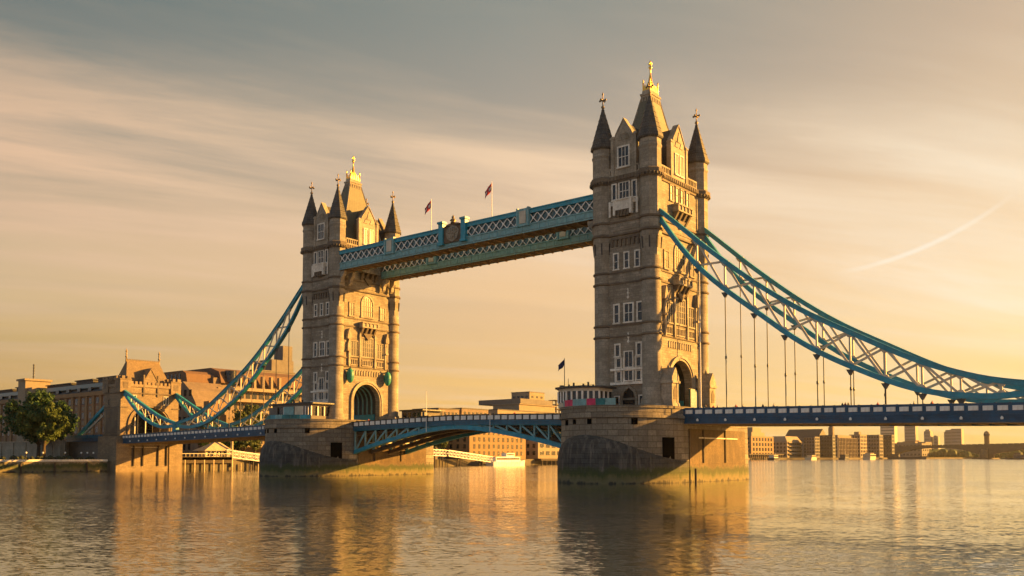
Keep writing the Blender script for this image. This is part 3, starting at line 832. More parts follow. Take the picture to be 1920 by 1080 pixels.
# ------------------------------------------------------------------ high level walkways
def make_walkway(yn, yf, near):
    w = thing('high_walkway', ('nearer' if near else 'farther') + ' teal lattice footbridge high between the towers' + (', crest at its middle' if near else ', behind the one with flags'), 'footbridge', (0, yn, 47), 'high level walkways')
    x0, x1 = -D + TX + 1.6, D - TX - 1.6
    m = MB(); m.box(x0, x1, yn + .3, yf - .3, 48.3, 50.5); m.build('gallery', 'glass_teal', w)
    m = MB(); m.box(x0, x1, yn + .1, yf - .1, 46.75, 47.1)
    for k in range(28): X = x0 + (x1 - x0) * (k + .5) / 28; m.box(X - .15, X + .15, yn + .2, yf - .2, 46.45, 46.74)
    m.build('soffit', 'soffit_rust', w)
    for f, sg in ((yn, -1), (yf, 1)):
        lo, hi = sorted((f, f - sg * .3)); m = MB()
        m.box(x0, x1, lo, hi, 47.103, 48.3)
        q0, q1 = sorted((f + sg * .14, f - sg * .1)); m.box(x0, x1, q0, q1, 46.7, 46.95); m.box(x0, x1, q0, q1, 48.1, 48.32)
        n = 34
        for k in range(n + 1):
            X = x0 + (x1 - x0) * k / n; a, b = sorted((f, f + sg * .07)); m.box(X - .08, X + .08, a, b, 46.95, 48.1)
        m.build('girder', 'pale_teal', w)
        m = MB(); q0, q1 = sorted((f + sg * .12, f - sg * .35)); m.box(x0, x1, q0, q1, 50.25, 50.95); q0, q1 = sorted((f + sg * .25, f - sg * .4)); m.box(x0, x1, q0, q1, 50.953, 51.15)
        m.build('top_chord', 'teal_paint', w)
        m = MB(); n = 38; y = f - sg * .08
        for k in range(n):
            xa = x0 + (x1 - x0) * k / n; xb = x0 + (x1 - x0) * (k + 1) / n
            m.beam((xa, y, 48.32), (xb, y, 50.25), .10, .15); m.beam((xa, y + .02, 50.25), (xb, y + .02, 48.32), .10, .15)
            c = (xa + xb) / 2; a, b = sorted((y - .07, y + .1)); m.fext(lambda u, z, d: (c + u, y + sg * d, 49.28 + z), [(-.26, 0), (0, -.26), (.26, 0), (0, .26)], -.06, .13)
        m.build('lattice', 'white_paint', w)
    m = MB(); m.fext(lambda u, z, d: (d, yn + u, z), [(.1, 51.0), ((yf - yn) - .1, 51.0), ((yf - yn) / 2, 51.7)], x0, x1); m.build('roof', 'roof_dark', w)
    f = yn
    for X in (-18.0, 18.8):
        m = MB(); m.box(X - 1.3, X + 1.3, f - .35, f + .3, 48.0, 51.35); m.box(X - 1.5, X - 1.1, f - .5, f + .3, 47.9, 51.5); m.box(X + 1.1, X + 1.5, f - .5, f + .3, 47.9, 51.5)
        pil = m.build('pilaster', 'pale_teal', w)
        m = MB(); m.box(X - .75, X + .75, f - .45, f - .33, 48.5, 50.9); m.build('panel', 'cream_paint', pil)
    if near:
        for X in (-2.5, 3.7):
            m = MB(); m.box(X - .6, X + .6, f - .6, f + .4, 47.6, 51.9); m.box(X - .8, X + .8, f - .8, f + .55, 51.903, 52.3); m.box(X - .75, X + .75, f - .75, f + .5, 47.4, 47.9)
            m.build('crest_post', 'teal_paint', w)
        m = MB(); X = .6
        m.fext(lambda u, z, d: (X + u, f - d, z), [(-2.45, 47.7), (2.45, 47.7), (2.45, 51.1), (1.6, 51.5), (0, 51.8), (-1.6, 51.5), (-2.45, 51.1)], -.2, .25)
        cr = m.build('crest_panel', 'soffit_rust', w)
        m = MB()
        m.fext(lambda u, z, d: (X + u, f - d, z), [(-1.75, 49.6), (-1.3, 48.4), (0, 47.8), (1.3, 48.4), (1.75, 49.6), (1.7, 50.1), (1.1, 50.8), (0, 51.2), (-1.1, 50.8), (-1.7, 50.1)], .2, .42)
        sh = m.build('crest_shield', 'turret_stone', cr)
        m = MB(); rr = random.Random(3)
        for k in range(26):
            u, z = rr.uniform(-1.2, 1.2), rr.uniform(48.6, 50.5); r = rr.uniform(.1, .24); m.sphere((X + u, f - .44, z), r, 5)
        m.box(X - .12, X + .12, f - .58, f - .4, 48.3, 50.8); m.box(X - 1.2, X + 1.2, f - .575, f - .4, 49.6, 49.85)
        m.build('shield_carving', 'trim_stone', sh)
        m = MB(); m.lathe(X, f - .1, [(.6, 51.7), (.4, 51.9), (.7, 52.15), (.45, 52.45), (.2, 52.6), (.38, 52.85), (.16, 53.1), (.02, 53.4)], 8); m.build('crest_crown', 'bronze_finial', cr)
    for s, xe in ((-1, x0), (1, x1)):   # scroll brackets at both ends
        for yy in (yn + .5, yf - .5):
            m = MB(); m.ext([(xe, 46.45), (xe - s * 1.5, 46.45), (xe - s * 1.35, 45.6), (xe - s * .6, 44.9), (xe - s * .45, 44.0), (xe, 43.6)], 'y', yy - .4, yy + .4)
            m.build('bracket', 'trim_stone', w)
    return w


make_walkway(-9.3, -5.7, True)
make_walkway(3.7, 7.3, False)


# ------------------------------------------------------------------ suspension chains
UP = [(47.3, 46.4), (52, 42.2), (56.8, 37.9), (64.9, 31.3), (72, 26.4), (79.5, 22.2), (88.2, 17.7), (96.2, 14.8), (104.5, 13.3)]
LO = [(47.3, 45.2), (52, 38.6), (56.7, 33.5), (64.9, 26.8), (72, 21.4), (79.4, 17.3), (88.1, 13.7), (96.8, 12.35), (104.5, 12.9)]
SUP = [(104.5, 13.4), (112, 15.3), (120, 18.3), (127, 21.2), (133.2, 23.8)]
SLO = [(104.5, 12.9), (112, 12.7), (120, 14.9), (127, 18.6), (133.2, 23.2)]
STA = [54.4 + 4.9 * k for k in range(10)]


def railtop(ax): return 12.3 - .0195 * (abs(ax) - 52)


def make_chain(s, y, label, group):
    t = thing('suspension_chain', label, 'chain', (s * 47.3, y, 46), group)
    P = lambda tab, ax: (s * ax, y, lerp_table(tab, ax))
    xs = [47.3 + (104.5 - 47.3) * i / 40 for i in range(41)]
    m = MB(); m.strip([P(UP, a) for a in xs], .68, .74); m.strip([(p[0], p[1], p[2] + .39) for p in (P(UP, a) for a in xs)], .95, .10); m.build('upper_chord', 'teal_paint', t)
    m = MB(); m.strip([P(LO, a) for a in xs], .68, .74); m.strip([(p[0], p[1], p[2] - .39) for p in (P(LO, a) for a in xs)], .95, .10); m.build('lower_chord', 'teal_paint', t)
    m = MB()
    for k, a in enumerate(STA):
        pu, plw = Vector(P(UP, a)), Vector(P(LO, a))
        m.beam(plw, pu, .26, .26)
        if k:
            b = STA[k - 1]
            if pu.z - plw.z > 1.2:
                m.beam(Vector(P(LO, b)) + Vector((0, .16, 0)), pu + Vector((0, .16, 0)), .16, .34)
                m.beam(Vector(P(UP, b)) - Vector((0, .16, 0)), plw - Vector((0, .16, 0)), .16, .34)
        for q, dz in ((pu, -.7), (plw, .7)):   # gusset plates at the joints
            m.fext(lambda u, z, d: (q.x + u, q.y + d, q.z + z), [(-.75, 0), (.75, 0), (.3, dz), (-.3, dz)], -.2, .2)
    m.build('bracing', 'cream_paint', t)
    for a in STA[:-1]:
        p = Vector(P(LO, a)); zb = railtop(a)
        if p.z - zb < .8: continue
        m = MB(); m.tube([(p.x, y, zb - .6), (p.x, y, p.z - .4)], .085, 6)
        m.fext(lambda u, z, d: (p.x + u, y + d, z), [(-.62, p.z - .5), (.62, p.z - .5), (.14, p.z - 1.35), (-.14, p.z - 1.35)], -.14, .14)
        if p.z - zb > 5: m.lathe(p.x, y, [(.08, zb + (p.z - zb) * .42 - .3), (.17, zb + (p.z - zb) * .42 - .2), (.17, zb + (p.z - zb) * .42 + .2), (.08, zb + (p.z - zb) * .42 + .3)], 6)
        m.build('hanger', 'iron_hanger', t)
    m = MB(); m.lathe(s * 104.5, y, [(.02, 13.1), (.75, 13.1), (.75, 13.2), (.02, 13.2)], 6); m.ext([(s * 104.5 - 1.1, 11.2), (s * 104.5 + 1.1, 11.2), (s * 104.5 + .6, 13.5), (s * 104.5 - .6, 13.5)], 'y', y - .5, y + .5); m.build('pin_joint', 'teal_paint', t)
    m = MB(); m.box(s * 47.0 - .5, s * 47.0 + .5, y - .55, y + .55, 44.2, 46.7); m.sphere((s * 47.4, y, 47.1), .28, 6); m.build('saddle', 'teal_paint', t)
    # the short length up to the shore tower
    xs = [104.5 + 28.7 * i / 16 for i in range(17)]
    m = MB(); m.strip([P(SUP, a) for a in xs], .7, .85); m.build('upper_chord', 'teal_paint', t)
    m = MB(); m.strip([P(SLO, a) for a in xs], .7, .85); m.build('lower_chord', 'teal_paint', t)
    m = MB()
    st = [104.5 + 28.7 * k / 7 for k in range(1, 7)]
    for k, a in enumerate(st):
        m.beam(P(SLO, a), P(SUP, a), .24, .24)
        if k: m.beam(Vector(P(SLO, st[k - 1])) + Vector((0, .15, 0)), Vector(P(SUP, a)) + Vector((0, .15, 0)), .15, .28); m.beam(Vector(P(SUP, st[k - 1])) - Vector((0, .15, 0)), Vector(P(SLO, a)) - Vector((0, .15, 0)), .15, .28)
    m.build('bracing', 'cream_paint', t)
    for a in st[1:5]:
        p = Vector(P(SLO, a)); zb = railtop(a)
        if p.z - zb > 1.0: m = MB(); m.tube([(p.x, y, zb - .5), (p.x, y, p.z - .3)], .085, 6); m.build('hanger', 'iron_hanger', t)
    return t


CY = 8.25
make_chain(1, -CY, 'teal truss chain sweeping right from the hoarding tower, nearer of its pair', 'suspension chains')
make_chain(1, CY, 'teal truss chain from the hoarding tower, behind the nearer parallel one', 'suspension chains')
make_chain(-1, -CY, 'teal truss chain from the lantern tower to the shore gatehouse, nearer one', 'suspension chains')
make_chain(-1, CY, 'teal truss chain seen behind the lantern tower, over the trees', 'suspension chains')


# ------------------------------------------------------------------ side span decks
DH = 8.6


def make_deck(s, label):
    t = thing('road_deck', label, 'bridge deck', (s * 52, 0, 11), 'side span decks')
    a, b = 51.95, 133.0; za, zb = railtop(a), railtop(b)

    def lng(m, y0, y1, d0, d1):
        lo, hi = sorted((s * a, s * b)); z_lo, z_hi = (za, zb) if s > 0 else (zb, za)
        m.hexa([(lo, y0, z_lo - d0), (hi, y0, z_hi - d0), (hi, y1, z_hi - d0), (lo, y1, z_lo - d0), (lo, y0, z_lo - d1), (hi, y0, z_hi - d1), (hi, y1, z_hi - d1), (lo, y1, z_lo - d1)])
    m = MB(); lng(m, -DH + .7, DH - .7, 1.9, 1.25); m.build('road_slab', 'asphalt', t)
    m = MB(); lng(m, -DH + .5, DH - .5, 2.2, 1.92)
    for k in range(34):
        X = s * (a + 1 + (b - a - 2) * k / 33); z = railtop(X); m.box(X - .18, X + .18, -DH + .5, DH - .5, z - 2.62, z - 2.0)
    m.build('underframe', 'soffit_rust', t)
    for sy in (-1, 1):
        f = sy * DH; m = MB()
        lng(m, *sorted((f, f - sy * .5)), 2.38, 1.25); lng(m, *sorted((f + sy * .22, f - sy * .55)), 2.62, 2.382); lng(m, *sorted((f + sy * .16, f - sy * .45)), 1.5, 1.2); lng(m, *sorted((f + sy * .12, f - sy * .1)), 1.9, 1.82)
        g = m.build('edge_girder', 'navy_paint', t)
        m = MB(); lng(m, *sorted((f + sy * .1, f - sy * .22)), .22, 0); lng(m, *sorted((f + sy * .05, f - sy * .15)), 1.197, .222)
        n = 46
        for k in range(n + 1):
            X = s * (a + (b - a) * k / n); z = railtop(X); y0, y1 = sorted((f + sy * .16, f - sy * .2)); m.box(X - .13, X + .13, y0, y1, z - 1.19, z + .04)
        para = m.build('parapet', 'deep_teal' if sy > 0 else 'navy_paint', t)
        if sy < 0:
            src = None
            for k in range(n):
                X = s * (a + (b - a) * (k + .5) / n); z = railtop(X)
                if s > 0 and X > 108: break
                if src is None:
                    m = MB(); m.box(-.58, .58, -.05, .05, -.28, .28); m.box(-.62, .62, -.03, .04, -.32, .32)
                    for q in (-.35, 0, .35): m.box(q - .06, q + .06, -.09, .0, -.25, .25)
                    src = m.build('parapet_panel', 'white_paint', None); src.parent = para; o = src
                else: o = place_copy(src, para, (0, 0, 0))
                o.location = (X - s * 52, f - .09, z - .68 - 11)
        if sy < 0:
            src = None
            for k in range(17):
                X = s * (a + 2.5 + 4.9 * k); z = railtop(X)
                if s > 0 and X > 108: break
                if src is None: m = MB(); m.lathe(0, 0, [(.16, -.16), (.2, -.05), (.2, .1), (.04, .28)], 8); src = m.build('deck_light', 'lamp_white', None); src.parent = g; o = src
                else: o = place_copy(src, g, (0, 0, 0))
                o.location = (X - s * 52, f - .32, z - 2.05 - 11)
    return t


make_deck(1, 'navy roadway deck running right from the hoarding tower pier')
make_deck(-1, 'navy roadway deck between the shore gatehouse and the lantern tower pier')


# ------------------------------------------------------------------ lifting bascules
def make_bascule(s, label):
    t = thing('bascule_leaf', label, 'bascule', (s * 30.4, 0, 8), 'bascule leaves')
    top = lambda ax: 12.72 - .62 * (ax / 30.4) ** 1.4
    bot = lambda ax: 10.35 - 5.0 * (ax / 30.4) ** 1.55
    N = 16; A = [.04 + (30.4 - .04) * i / N for i in range(N + 1)]

    def run(m, y0, y1, f0, f1):
        for a, b in zip(A, A[1:]):
            lo, hi = sorted((s * a, s * b)); qa, qb = (a, b) if s > 0 else (b, a)
            m.hexa([(lo, y0, f0(qa)), (hi, y0, f0(qb)), (hi, y1, f0(qb)), (lo, y1, f0(qa)), (lo, y0, f1(qa)), (hi, y0, f1(qb)), (hi, y1, f1(qb)), (lo, y1, f1(qa))])
    m = MB(); run(m, -7.3, 7.3, lambda a: top(a) - 1.9, lambda a: top(a) - 1.25); m.build('road_slab', 'asphalt', t)
    m = MB(); run(m, -7.0, 7.0, lambda a: max(top(a) - 2.4, bot(a) + .1) - .35, lambda a: max(top(a) - 2.4, bot(a) + .1))
    for a in A[::1]: m.box(s * a - .15, s * a + .15, -7.2, 7.2, top(a) - 2.9, top(a) - 1.92)
    m.build('underframe', 'soffit_rust', t)
    for y in (-7.9, -2.7, 2.7, 7.9):
        m = MB(); run(m, y - .35, y + .35, lambda a: bot(a) - .36, lambda a: bot(a) + .36); run(m, y - .5, y + .5, lambda a: bot(a) - .5, lambda a: bot(a) - .362)
        run(m, y - .3, y + .3, lambda a: top(a) - 2.2, lambda a: top(a) - 1.22)
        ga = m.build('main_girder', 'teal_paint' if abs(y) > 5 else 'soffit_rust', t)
        m = MB()
        xs = [3.5 + 3.35 * k for k in range(9)]
        for k, a in enumerate(xs):
            if top(a) - 2.2 - bot(a) < .3: continue
            m.beam((s * a, y, bot(a) + .3), (s * a, y, top(a) - 2.1), .3, .3)
            if k: m.beam((s * a, y + .12, bot(a) + .3), (s * xs[k - 1], y + .12, top(xs[k - 1]) - 2.1), .2, .36)
        m.build('bracing', 'pale_teal', ga)
    for sy in (-1, 1):
        f = sy * 8.5; m = MB()
        run(m, *sorted((f, f - sy * .4)), lambda a: top(a) - 2.05, lambda a: top(a) - 1.2); run(m, *sorted((f + sy * .15, f - sy * .4)), lambda a: top(a) - 1.45, lambda a: top(a) - 1.198)
        m.build('fascia', 'deep_teal', t)
        m = MB(); run(m, *sorted((f + sy * .1, f - sy * .2)), lambda a: top(a) - .2, lambda a: top(a))
        run(m, *sorted((f - sy * .02, f - sy * .12)), lambda a: top(a) - 1.196, lambda a: top(a) - .202)
        n = 17
        for k in range(n + 1):
            a = .15 + 30.1 * k / n; y0, y1 = sorted((f + sy * .14, f - sy * .22)); m.box(s * a - .14, s * a + .14, y0, y1, top(a) - 1.19, top(a) + .03)
        para = m.build('parapet', 'iron_dark', t)
        if sy < 0:
            src = None
            for k in range(n):
                a = .15 + 30.1 * (k + .5) / n
                if src is None:
                    m = MB(); m.box(-.70, .70, -.05, .05, -.40, .40)
                    for q in (-.42, 0, .42): m.box(q - .05, q + .05, -.08, .0, -.36, .36)
                    src = m.build('parapet_panel', 'white_paint', None); src.parent = para; o = src
                else: o = place_copy(src, para, (0, 0, 0))
                o.location = (s * (a - 30.4), f - .02, top(a) - .66 - 8)
    return t


make_bascule(-1, 'lifting road leaf hinged at the lantern tower pier, underside in view')
make_bascule(1, 'lifting road leaf hinged at the hoarding tower pier, teal girder in view')


# ------------------------------------------------------------------ shore gatehouse
def make_gatehouse():
    x0, x1 = -143.2, -133.2; xm = (x0 + x1) / 2
    t = thing('shore_gatehouse', 'stone gatehouse with hipped roof and wide road arch at the far bridge end', 'gatehouse', (xm, 0, 3))
    h = 9.3; ro = 6.1; zs = 13.6; ra = 5.6
    arch = arcpts(0, zs, ro, ra, 0, 180, 20)
    m = MB(); m.ext([(h, 9), (h, 25.2), (-h, 25.2), (-h, 9), (-ro, 9)] + arch[::-1] + [(ro, 9)], 'x', x0, x1)
    m.box(x0 - .6, x1 + .6, -h - 1.3, -ro - .1, -2, 10.4); m.box(x0 - .6, x1 + .6, ro + .1, h + 1.3, -2, 10.4); m.box(x0 - .3, x1 + .35, -ro - .1, ro + .1, -2, 8.6)
    m.build('wall', 'abutment_stone', t)
    m = MB()
    for z in (10.6, 18.9, 23.2):
        m.box(x0 - .25, x1 + .25, -h - .25, h + .25, z, z + .32) if z > 20 else None
        if z < 20:
            for y0, y1 in ((-h - .22, -ro - 1.0), (ro + 1.0, h + .22)): m.box(x0 - .22, x1 + .22, y0, y1, z, z + .3)
    m.build('string_course', 'dark_trim', t)
    T = lambda u, z, d: (x1 + d, u, z)
    m = MB()
    for ri, r2, d in ((0, .5, .2), (.52, 1.0, .38)):
        a = arcpts(0, zs, ro + ri, ra + ri, 0, 180, 24); b = arcpts(0, zs, ro + r2, ra + r2, 0, 180, 24)
        for i in range(24): m.fext(T, [a[i], a[i + 1], b[i + 1], b[i]], -.1, d)
        for s in (-1, 1): lo, hi = sorted((s * (ro + ri), s * (ro + r2))); m.fbox(T, lo, hi, 10.4, zs, -.1, d)
    m.build('arch_moulding', 'abutment_stone', t)

    def crenel(m, xa, xb, ya, yb, z):
        for (p, q, axis, c) in ((xa, xb, 0, ya), (xa, xb, 0, yb), (ya, yb, 1, xa), (ya, yb, 1, xb)):
            n = max(2, round((q - p) / 1.3))
            for k in range(n):
                u0 = p + (q - p) * (k + .22) / n; u1 = p + (q - p) * (k + .78) / n
                m.box(u0, u1, c - .25, c + .25, z, z + .85) if axis == 0 else m.box(c - .25, c + .25, u0, u1, z + .002, z + .852)
    m = MB(); m.box(x0 - .3, x1 + .3, -h - .3, h + .3, 25.203, 26.0); crenel(m, x0 - .05, x1 + .05, -h + 2.6, h - 2.6, 26.0); m.build('parapet', 'abutment_stone', t)
    for sx in (0, 1):
        for sy in (-1, 1):
            cx = (x0 + 1.2, x1 - 1.2)[sx]; cy = sy * (h - 1.2); m = MB()
            m.box(cx - 1.65, cx + 1.65, cy - 1.65, cy + 1.65, 23.5, 27.2); m.box(cx - 1.8, cx + 1.8, cy - 1.8, cy + 1.8, 27.203, 27.5); crenel(m, cx - 1.6, cx + 1.6, cy - 1.6, cy + 1.6, 27.5)
            tr = m.build('corner_turret', 'abutment_stone', t)
            m = MB(); e = 1.66; m.box(cx - .75, cx + .75, cy - e - .06, cy + e + .06, 24.6, 26.4); m.box(cx - e - .06, cx + e + .06, cy - .75, cy + .75, 24.6, 26.4); m.build('sunk_panel', 'dark_trim', tr)
    m = MB(); m.frus((x0 + 1.3, x1 - 1.3, -7.2, 7.2), 25.9, (x0 + 2.2, x1 - 2.2, -6.6, 6.6), 28.2); m.frus((x0 + 2.2, x1 - 2.2, -6.6, 6.6), 28.2, (xm - .25, xm + .25, -5.2, 5.2), 33.4)
    rf = m.build('roof', 'roof_tile', t)
    m = MB(); m.box(xm - .18, xm + .18, -5.2, 5.2, 33.3, 33.75)
    for k in range(18): m.box(xm - .12, xm + .12, -5.0 + k * .58, -4.7 + k * .58, 33.75, 34.05)
    m.build('ridge_crest', 'roof_tile', rf)
    for s in (-1, 1): m = MB(); m.lathe(xm, s * 5.3, [(.3, 33), (.2, 34.4), (.45, 34.7), (.14, 35), (.3, 35.6), (.12, 35.9), (.32, 36.2), (.03, 37.2)], 8); m.build('finial', 'bronze_finial', rf)
    m = MB(); m.fext(T, [(-2.1, 25.9), (2.1, 25.9), (2.1, 27.0), (0, 30.6), (-2.1, 27.0)], -1.0, .1); g = m.build('gable', 'abutment_stone', t)
    m = MB(); m.fext(T, [(-2.3, 26.9), (0, 30.7), (2.3, 26.9), (2.3, 27.3), (0, 31.2), (-2.3, 27.3)], -4.5, .25); m.build('gable_roof', 'roof_tile', g)
    for s in (-1, 1): m = MB(); m.fbox(T, s * 2.25 - .22, s * 2.25 + .22, 22.5, 29.0, -.3, .32); m.build('gable_post', 'dark_trim', g)
    for y in (-5.7, -4.9, 4.6, 5.4): window(t, T, y, .5, 20.2, 22.6, sw=.16, frame='pale_stone')
    TSo = lambda u, z, d: (u, -h - d, z)
    for z0, z1 in ((19.8, 21.4), (16.2, 17.6)): window(t, TSo, xm - 2, .8, z0, z1, sw=.2, frame='abutment_stone')
    m = MB(); m.fbox(TSo, xm - 3.6, xm + 3.4, 11.2, 18.6, .02, .08); m.build('sunk_panel', 'dark_trim', t)
    m = MB(); m.box(x0 + .6, x0 + 1.0, -ro - .1, ro + .1, 8.6, zs + ra + .1); m.build('passage_shade', 'glass_dark', t)  # added dark sheet closing the arch, for the shade in the passage
    for y in (-3.2, 0.2): m = MB(); m.tube([(x1 - 3, y, 9.5), (x1 - 3, y, 18)], .18, 6); m.build('lamp_standard', 'white_paint', t)
    # river face under the deck
    T2 = lambda u, z, d: (x1 + .38 + d, u, z)
    m = MB(); m.fbox(T2, -ro, 3.0, 7.0, 7.18, .02, .25); m.build('conduit', 'cream_paint', t)
    for y in (-5.2, -2.3, 2.6, 5.4): m = MB(); m.box(x1 + .40, x1 + .75, y - .16, y + .16, 1.5, 7.6); m.build('fender', 'timber', t)
    return t


make_gatehouse()


def anchor_chain(y, label):
    t = thing('anchor_stay', label, 'stay', (-143, y, 18), 'anchor stays')
    m = MB(); m.beam((-143.2, y, 20.2), (-164, y, 9.6), .75, .9); m.build('stay_beam', 'teal_paint', t)
    m = MB(); m.beam((-145.5, y, 16.8), (-162, y, 9.3), .5, .5)
    for k in range(4): m.beam((-147 - 4 * k, y, 17.4 - 2.05 * k), (-147 - 4 * k, y, 16.0 - 1.85 * k), .25, .25)
    m.build('stay_tie', 'cream_paint', t)


anchor_chain(-CY, 'teal tie beam slanting from the gatehouse down to the approach road')


def approach():
    t = thing('approach_viaduct', 'low dark approach road viaduct left of the gatehouse', 'viaduct', (-155, 0, 3))
    m = MB(); m.box(-168, -143.9, -9, 9, 9.0, 10.3); m.build('deck', 'navy_paint', t)
    m = MB(); m.box(-168, -143.9, -9.25, -9.0, 10.0, 11.0)
    for k in range(11): m.box(-167.6 + 2.2 * k, -166.2 + 2.2 * k, -9.33, -9.2, 10.35, 10.75)
    m.build('parapet', 'deep_teal', t)
    m = MB(); m.box(-167.6, -144.2, -8.2, 8, 2.9, 8.99); m.build('wall', 'concrete_grey', t)
    m = MB(); m.box(-420, -168.02, -9, 9, 2.9, 9.6); m.build('embankment', 'river_wall', t)


approach()


# ------------------------------------------------------------------ shore and city buildings
def wmesh(w, h, axis, pane='glass_dark', frame=None, d=.12):
    m = MB()
    if axis == 'S': m.box(-w / 2, w / 2, -d, .1, -h / 2, h / 2)
    else: m.box(-.1, d, -w / 2, w / 2, -h / 2, h / 2)
    return m


def win_grid(parent, axis, plane, us, zs, w, h, mat='glass_dark', skip=None):
    src = None; o3 = ORG[parent.name]
    for i, u in enumerate(us):
        for j, z in enumerate(zs):
            if skip and skip(i, j): continue
            if src is None: src = wmesh(w, h, axis).build('window', mat, None); src.parent = parent; o = src
            else: o = place_copy(src, parent, (0, 0, 0))
            p = (u, plane, z) if axis == 'S' else (plane, u, z)
            o.location = tuple(p[k] - o3[k] for k in range(3))


def lin(a, b, n): return [a + (b - a) * (i + .5) / n for i in range(n)]


def building(name, label, cat, x0, x1, y0, y1, z0, z1, mat, roof=('flat', 'roof_dark', 1.0), east=None, south=None, group=None, wmat='glass_dark'):
    t = thing(name, label, cat, ((x0 + x1) / 2, (y0 + y1) / 2, z0), group)
    m = MB(); m.box(x0, x1, y0, y1, z0 - .5, z1); m.build('wall', mat, t)
    kind, rm, rh = roof; m = MB()
    if kind == 'flat':
        m.box(x0 - .25, x1 + .25, y0 - .25, y1 + .25, z1 + .003, z1 + .5)
        if rh > .6: m.box(x0 + (x1 - x0) * .25, x0 + (x1 - x0) * .7, y0 + (y1 - y0) * .3, y0 + (y1 - y0) * .62, z1 + .503, z1 + .5 + rh)
    elif kind == 'hip':
        i = min(x1 - x0, y1 - y0) * .45; m.frus((x0 - .3, x1 + .3, y0 - .3, y1 + .3), z1 + .003, (x0 + i, x1 - i, y0 + i, y1 - i), z1 + rh)
    elif kind == 'mansard':
        m.frus((x0 - .2, x1 + .2, y0 - .2, y1 + .2), z1 + .003, (x0 + rh * .6, x1 - rh * .6, y0 + rh * .6, y1 - rh * .6), z1 + rh)
    elif kind == 'ridge_y':
        m.ext([(x0 - .3, z1 + .003), (x1 + .3, z1 + .003), ((x0 + x1) / 2, z1 + rh)], 'y', y0 - .2, y1 + .2)
    elif kind == 'ridge_x':
        m.ext([(y0 - .3, z1 + .003), (y1 + .3, z1 + .003), ((y0 + y1) / 2, z1 + rh)], 'x', x0 - .2, x1 + .2)
    m.build('roof', rm, t)
    for axis, spec in (('E', east), ('S', south)):
        if not spec: continue
        nu, nz, w, h = spec[:4]
        a, b = (y0, y1) if axis == 'E' else (x0, x1); mg = (b - a) * .04
        win_grid(t, axis, x1 if axis == 'E' else y0, lin(a + mg, b - mg, nu), lin(z0 + 1.2, z1 - .6, nz), w, h, spec[4] if len(spec) > 4 else wmat)
    return t


def hotel():
    x0, x1, y0, y1, z0, z1 = -330, -199, 20, 46, 3, 28.4
    t = thing('brick_hotel', 'long dark brown brick hotel with slate mansard behind the big tree', 'hotel', (x1, y0, z0))
    m = MB(); m.box(x0, x1, y0, y1, z0, z1); m.build('wall', 'brick_hotel', t)
    m = MB()
    for k in range(24): u = -328 + 5.6 * k; m.box(u - .9, u + .9, y0 - .5, y0 - .003, z0, z1 - 1.2)
    m.box(x0, x1 + .4, y0 - .8, y0 - .002, z1 - 1.19, z1 + .3); m.build('brick_pier', 'brick_yellow', t)
    m = MB(); m.frus((x0, x1, y0 - .2, y1), z1 + .31, (x0, x1 - 2, y0 + 4, y1 - 4), z1 + 4.2); rf = m.build('roof', 'roof_dark', t)
    m = MB(); m.hexa([(x0, y0 + .7, z1 + 1.8), (x1 - 1, y0 + .7, z1 + 1.8), (x1 - 1.4, y0 + 2.6, z1 + 3.6), (x0, y0 + 2.6, z1 + 3.6), (x0, y0 + .5, z1 + 2.1), (x1 - 1, y0 + .5, z1 + 2.1), (x1 - 1.4, y0 + 2.4, z1 + 3.9), (x0, y0 + 2.4, z1 + 3.9)]); m.build('skylight_band', 'roof_glass', rf)
    for (a, b, h) in ((-330, -296, 1.2), (-292, -276, 1.7), (-262, -240, 1.0), (-236, -222, 1.6), (-218, -203, 1.8)):
        m = MB(); m.box(a, b, y0 + 5, y1 - 5, z1 + 4.203, z1 + 4.2 + h); m.box(a - .5, b + .5, y0 + 4.5, y1 - 4.5, z1 + 4.203 + h, z1 + 4.6 + h); m.build('roof_box', 'roof_dark', rf)
    m = MB(); m.box(-273, -266, y0 - 2, y0 + 8, z0, z1 + 7.5); m.box(-273.6, -265.4, y0 - 2.6, y0 + 8.6, z1 + 7.503, z1 + 8.3); m.box(-265.99, -262, y0 - 1, y0 + 6, z0, z1 + 4.5); m.build('stair_tower', 'concrete_pale', t)
    us = [-325.2 + 5.6 * k for k in range(23) if not -274 < -325.2 + 5.6 * k < -261]
    win_grid(t, 'S', y0, us, [25.4, 19.9, 14.4, 9.0], 1.9, 2.3)
    src = None
    for k, u in enumerate(us):
        for z in (22.6, 17.1):
            if src is None: src = wmesh(1.8, 1.4, 'S').build('spandrel_panel', 'concrete_pale', None); src.parent = t; o = src
            else: o = place_copy(src, t, (0, 0, 0))
            o.location = (u - x1, 0, z - z0)
    m = MB()
    for k in range(14): u = -322 + 9 * k; m.box(u - 1.2, u + 1.2, y0 - .1, y0 + 2, z1 + .9, z1 + 2.2)
    m.build('dormer_window', 'glass_dark', rf)
    m = MB(); m.tube([(-297, 34, 36), (-297, 34, 46)], .25, 6)
    for k in range(5): m.box(-297.5, -296.5, 33.8, 34.2, 40 + k * 1.3, 40.6 + k * 1.3)
    m.build('antenna', 'iron_dark', rf)


hotel()


